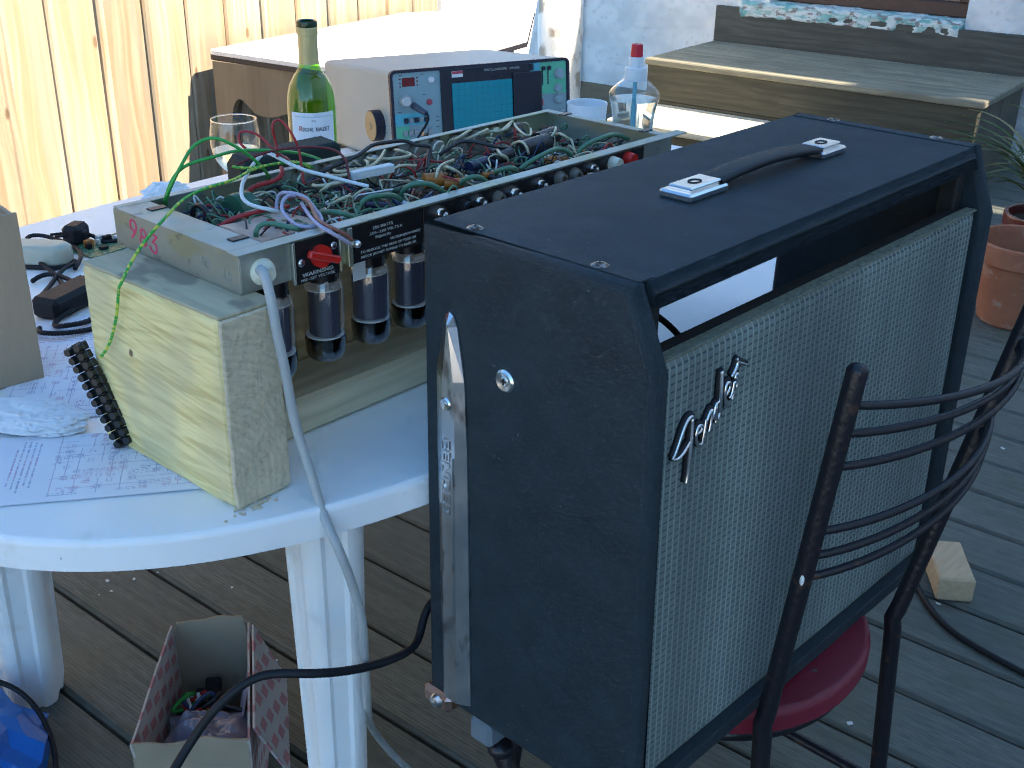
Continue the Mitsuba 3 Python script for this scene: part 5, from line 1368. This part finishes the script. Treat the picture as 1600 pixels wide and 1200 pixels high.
# ------------------------------------------------------------------ things on the deck
BLACK = [[0.041, 0.02, 0.545], [0.015, 0.02, 0.53], [-0.002, 0.012, 0.515], [-0.036, 0.002, 0.52], [-0.093, -0.003, 0.54], [-0.146, 0.007, 0.56], [-0.176, 0.034, 0.56], [-0.198, 0.046, 0.55], [-0.22, 0.056, 0.53], [-0.241, 0.066, 0.5], [-0.266, 0.063, 0.48], [-0.293, 0.065, 0.44]]
add("speaker_cable", tube(BLACK, 0.0043, 10, 70), "cable_black", smooth=True, label="thick black cable sagging from the amplifier past the table leg", category="cable")
plain("carton_brown", proc(lambda p, n, uv: mix((0.28, 0.22, 0.155), (0.35, 0.28, 0.205), fbm(p.x * 20, p.y * 20, p.z * 20, 3))), 0.85)
BX0 = np.array([-0.072, 0.374])
BE, BNn = np.array([0.652, 0.758]), np.array([0.758, -0.652])


def carton_print(p, n, uv):
    u = (p.x - float(BX0[0])) * float(BE[0]) + (p.y - float(BX0[1])) * float(BE[1])
    row = dr.floor(u / 0.034)
    fu = u / 0.034 - row
    w = p.z / 0.030 + 0.5 * (row - 2 * dr.floor(row * 0.5)) + fu * 0.25
    fw = w - dr.floor(w)
    br = (fu > 0.14) & (fu < 0.84) & (fw > 0.25) & (fw < 0.72)
    base = mix((0.40, 0.36, 0.34), (0.47, 0.43, 0.41), fbm(p.x * 25, p.y * 25, p.z * 25, 3))
    return mix(base, (0.40, 0.14, 0.16), dr.select(br, 0.8, 0.0))


plain("carton_print", proc(carton_print), 0.8)
ct_ = thing("carton", "open cardboard carton with red brick print full of oddments under the table", "carton")


def carton_pt(s, t, z):
    q = BX0 + BE * s + BNn * t
    return np.array([*q, z])


def panel(name, quad, m, thick=0.003, seed=0, label=None):
    q = np.array(quad)

    def fn(u, v):
        p = (q[0] * (1 - u)[..., None] + q[1] * u[..., None]) * (1 - v)[..., None] + (q[3] * (1 - u)[..., None] + q[2] * u[..., None]) * v[..., None]
        w = (meshkit.fbm(p * 18 + seed, 3, seed) - 0.5)[..., None]
        edge = np.where(v > 0.97, 1.0, 0.25)[..., None]
        return p + w * np.array([0.010, 0.010, 0.014]) * edge
    return add(name, sheet(fn, 26, 22, thick), m, smooth=50, parent=ct_, label=label)


hw = 0.074
panel("near_wall", [carton_pt(0, -hw, 0), carton_pt(0, hw, 0), carton_pt(0, hw, 0.197), carton_pt(0, -hw, 0.202)], "carton_brown", seed=1)
panel("far_wall", [carton_pt(0.235, hw, 0), carton_pt(0.235, -hw, 0), carton_pt(0.250, -0.050, 0.212), carton_pt(0.250, 0.046, 0.210)], "carton_brown", seed=2)
panel("left_wall", [carton_pt(0.235, -0.052, 0), carton_pt(0, -0.050, 0), carton_pt(0.0, -hw - 0.002, 0.200), carton_pt(0.247, -0.058, 0.207)], "carton_print", seed=3, label="wall with red brick print")
panel("right_wall", [carton_pt(0, hw, 0), carton_pt(0.235, hw, 0), carton_pt(0.243, 0.056, 0.204), carton_pt(0.0, hw + 0.002, 0.197)], "carton_print", seed=4, label="wall with red brick print")
panel("right_flap", [carton_pt(0.02, hw + 0.004, 0.198), carton_pt(0.235, 0.060, 0.204), carton_pt(0.205, 0.105, 0.125), carton_pt(0.03, 0.118, 0.10)], "carton_print", seed=5, label="folded down flap with red brick print")
panel("bottom", [carton_pt(0, -hw, 0.004), carton_pt(0, hw, 0.004), carton_pt(0.235, hw, 0.004), carton_pt(0.235, -hw, 0.004)], "carton_brown", seed=6)
plain("bag_film", proc(lambda p, n, uv: mix((0.20, 0.19, 0.27), (0.33, 0.32, 0.40), fbm(p.x * 40, p.y * 40, p.z * 40, 3))), 0.16, spec=0.8)


def pillow(center, ex, ey, lx, ly, h, seed, lift=0.0):
    """A half full film bag: seams at the rim, a puffed middle with sharp creases."""
    ex, ey = np.array([*ex, 0.0]), np.array([*ey, lift])

    def side(sgn):
        def fn(u, v):
            a, b = u * 2 - 1, v * 2 - 1
            puff = (1 - np.abs(a) ** 3) * (1 - np.abs(b) ** 3)
            q = np.stack([u * 3.1 + seed, v * 2.6, 0 * u], -1)
            cr = np.abs(meshkit.noise(q * 1.7, seed) - 0.5) * 2 + 0.6 * np.abs(meshkit.noise(q * 4.3, seed + 1) - 0.5)
            z = sgn * h * puff * (0.45 + 0.75 * cr) + 0.016 * (meshkit.noise(q * 1.1, seed + 5) - 0.5)
            bend = 1 - 0.12 * meshkit.noise(q * 1.3, seed + 3)
            return center + (a * lx * bend)[..., None] * ex + (b * ly * bend)[..., None] * ey + z[..., None] * np.array([0, 0, 1.0])
        return sheet(fn, 44, 44)
    return cat([side(1), side(-1)])


add("plastic_bag", pillow(carton_pt(0.078, 0.004, 0.128), BE, BNn, 0.066, 0.060, 0.030, 6), "bag_film", smooth=50, label="crumpled clear plastic bag of parts in the open carton", category="bag")
add("plastic_bag", pillow(carton_pt(0.165, 0.046, 0.118), BE, BNn * 0.25, 0.050, 0.060, 0.012, 16, 0.95), "bag_film", smooth=50, label="upright folded plastic bag against the right side of the carton", category="bag")
lw = thing("loose_wires", "tangle of short coloured wires and black parts in the carton", "wires")
for i, c in enumerate(("green", "red", "black", "blue", "green", "black", "orange", "white")):
    b = carton_pt(0.155, -0.012, 0.128)
    p = [b + RNG.normal(0, 0.020, 3) * [1, 1, 0.45] for _ in range(4)]
    add("wire", tube(p, 0.003, 7), "wire_" + c, smooth=True, parent=lw)
for i in range(4):
    m = box([-0.03, -0.011, -0.009], [0.03, 0.011, 0.009], 0.002)
    add("part", moved(m, frame(carton_pt(0.13 + 0.018 * i, -0.035 + 0.012 * i, 0.105 + 0.004 * i), [*(BE * 0.96), 0.28], [*BNn, 0], [*(BE * -0.28), 0.96])), "cable_black", parent=lw)

plain("blue_plastic", proc(lambda p, n, uv: mix((0.006, 0.09, 0.40), (0.012, 0.14, 0.50), fbm(p.x * 12, p.y * 12, p.z * 12))), 0.3)
add("blue_bag", crumple(np.array([-0.200, 0.740, 0.042]), 0.085, 0.125, 0.070, 14, amp_=0.45, f=1.6, sub=2), "blue_plastic", smooth=12, label="bright blue plastic bag on the deck beside the far table leg", category="bag")
add("deck_cable", tube([[-0.20, 0.80, 0.13], [-0.155, 0.775, 0.12], [-0.130, 0.74, 0.10], [-0.125, 0.69, 0.07], [-0.145, 0.63, 0.05], [-0.19, 0.56, 0.03], [-0.26, 0.50, 0.01]], 0.004, 9, 50), "cable_black", smooth=True, label="thin black cable looped over the blue bag", category="cable")
plain("offcut_wood", proc(lambda p, n, uv: mix((0.42, 0.30, 0.18), (0.56, 0.43, 0.28), fbm(p.x * 20, p.y * 160, p.z * 160, 3))), 0.8)
add("wood_offcut", moved(rough_box([-0.075, -0.03, 0.001], [0.06, 0.036, 0.050], 0.02, 0.002, 51), rz(35, (1.27, -0.088, 0))), "offcut_wood", smooth=50, label="small pale wood offcut lying on the deck behind the chair", category="wood")
add("floor_cable", tube([[1.235, -0.03, 0.006], [1.18, -0.078, 0.006], [1.119, -0.154, 0.006], [1.096, -0.233, 0.006], [1.085, -0.32, 0.006], [1.09, -0.45, 0.006], [1.12, -0.6, 0.006]], 0.0055, 9, 50), "cable_black", smooth=True, label="black cable trailing over the deck boards to the right", category="cable")
plain("debris_pale", (0.55, 0.56, 0.55), 0.8)
fl = []
for _ in range(46):
    x, y = RNG.uniform(-0.1, 1.9), RNG.uniform(-0.6, 1.2)
    m = box([-0.003, -0.002, 0], [0.003, 0.002, 0.0012]).apply_scale(RNG.uniform(0.5, 1.6))
    fl.append(moved(m, rz(RNG.uniform(0, 360), (x, y, 0.0008))))
add("crumbs", cat(fl), "debris_pale", label="pale crumbs scattered on the deck boards", category="crumbs", kind="stuff")

# ------------------------------------------------------------------ flower pots
def terracotta(p, n, uv):
    c = mix((0.30, 0.105, 0.055), (0.42, 0.175, 0.10), fbm(p.x * 18, p.y * 18, p.z * 18, 4))
    return mix(c, (0.46, 0.36, 0.30), smoothstep(0.58, 0.75, fbm(p.x * 26, p.y * 26, p.z * 26 + 4, 4)) * 0.6)


plain("terracotta", proc(terracotta), 0.8)
plain("dark_glaze", (0.12, 0.025, 0.02), 0.3)
plain("potting_soil", (0.035, 0.026, 0.018), 0.95)


def pot_profile(r, h):
    return [[0, 0.004], [r * 0.66, 0.0], [r * 0.70, 0.006], [r * 0.88, h * 0.70], [r * 0.92, h * 0.76], [r * 0.99, h * 0.78], [r * 1.0, h * 0.97], [r * 0.975, h], [r * 0.90, h], [r * 0.88, h * 0.95], [r * 0.84, h * 0.72], [r * 0.60, 0.02], [0, 0.02]]


p1 = thing("flower_pot", "large empty terracotta flower pot on the deck behind the amplifier", "flower pot")
P1 = (2.70, 0.335)
add("wall", lathe(pot_profile(0.150, 0.245), 56).apply_translation([*P1, 0.0005]), "terracotta", smooth=35, parent=p1)
add("soil", lathe([[0, 0.150], [0.117, 0.150], [0.117, 0.145], [0, 0.145]], 40).apply_translation([*P1, 0]), "potting_soil", parent=p1)
p2 = thing("flower_pot", "dark reddish pot with a spiky plant behind the large terracotta pot", "flower pot")
P2 = (3.12, 0.425)
add("wall", lathe(pot_profile(0.135, 0.21), 48).apply_translation([*P2, 0.0005]), "dark_glaze", smooth=35, parent=p2)
add("soil", lathe([[0, 0.185], [0.112, 0.185], [0.112, 0.18], [0, 0.18]], 40).apply_translation([*P2, 0]), "potting_soil", parent=p2)
plain("leaf_green", (0.055, 0.095, 0.028), 0.5)
plain("leaf_dry", (0.20, 0.18, 0.085), 0.6)
pt = thing("potted_plant", "spiky long leaved plant growing in the dark reddish pot", "plant")
for i in range(80):
    a, el, L = RNG.uniform(0, 6.28), RNG.uniform(1.0, 1.52), RNG.uniform(0.26, 0.58)
    s = np.linspace(0, 1, 10)
    rad = 0.02 + L * (np.cos(el) * s + 0.4 * s ** 2.2)
    zz_ = 0.185 + L * (np.sin(el) * s - 0.45 * s ** 2.4)
    wv = 0.013 * (1 - s) ** 0.6 * np.minimum(1, s * 6 + 0.5)
    c_, s2 = math.cos(a), math.sin(a)
    cen = np.stack([P2[0] + rad * c_, P2[1] + rad * s2, zz_], -1)
    sd = np.array([-s2, c_, 0])
    v = np.vstack([cen - sd * wv[:, None], cen + [0, 0, -0.003], cen + sd * wv[:, None]])
    f = []
    for k in range(9):
        for b in (0, 10):
            f += [[b + k, b + k + 1, b + 11 + k], [b + k, b + 11 + k, b + 10 + k]]
    add("leaf", tm(v, f), "leaf_dry" if i % 5 == 0 else "leaf_green", smooth=True, parent=pt)
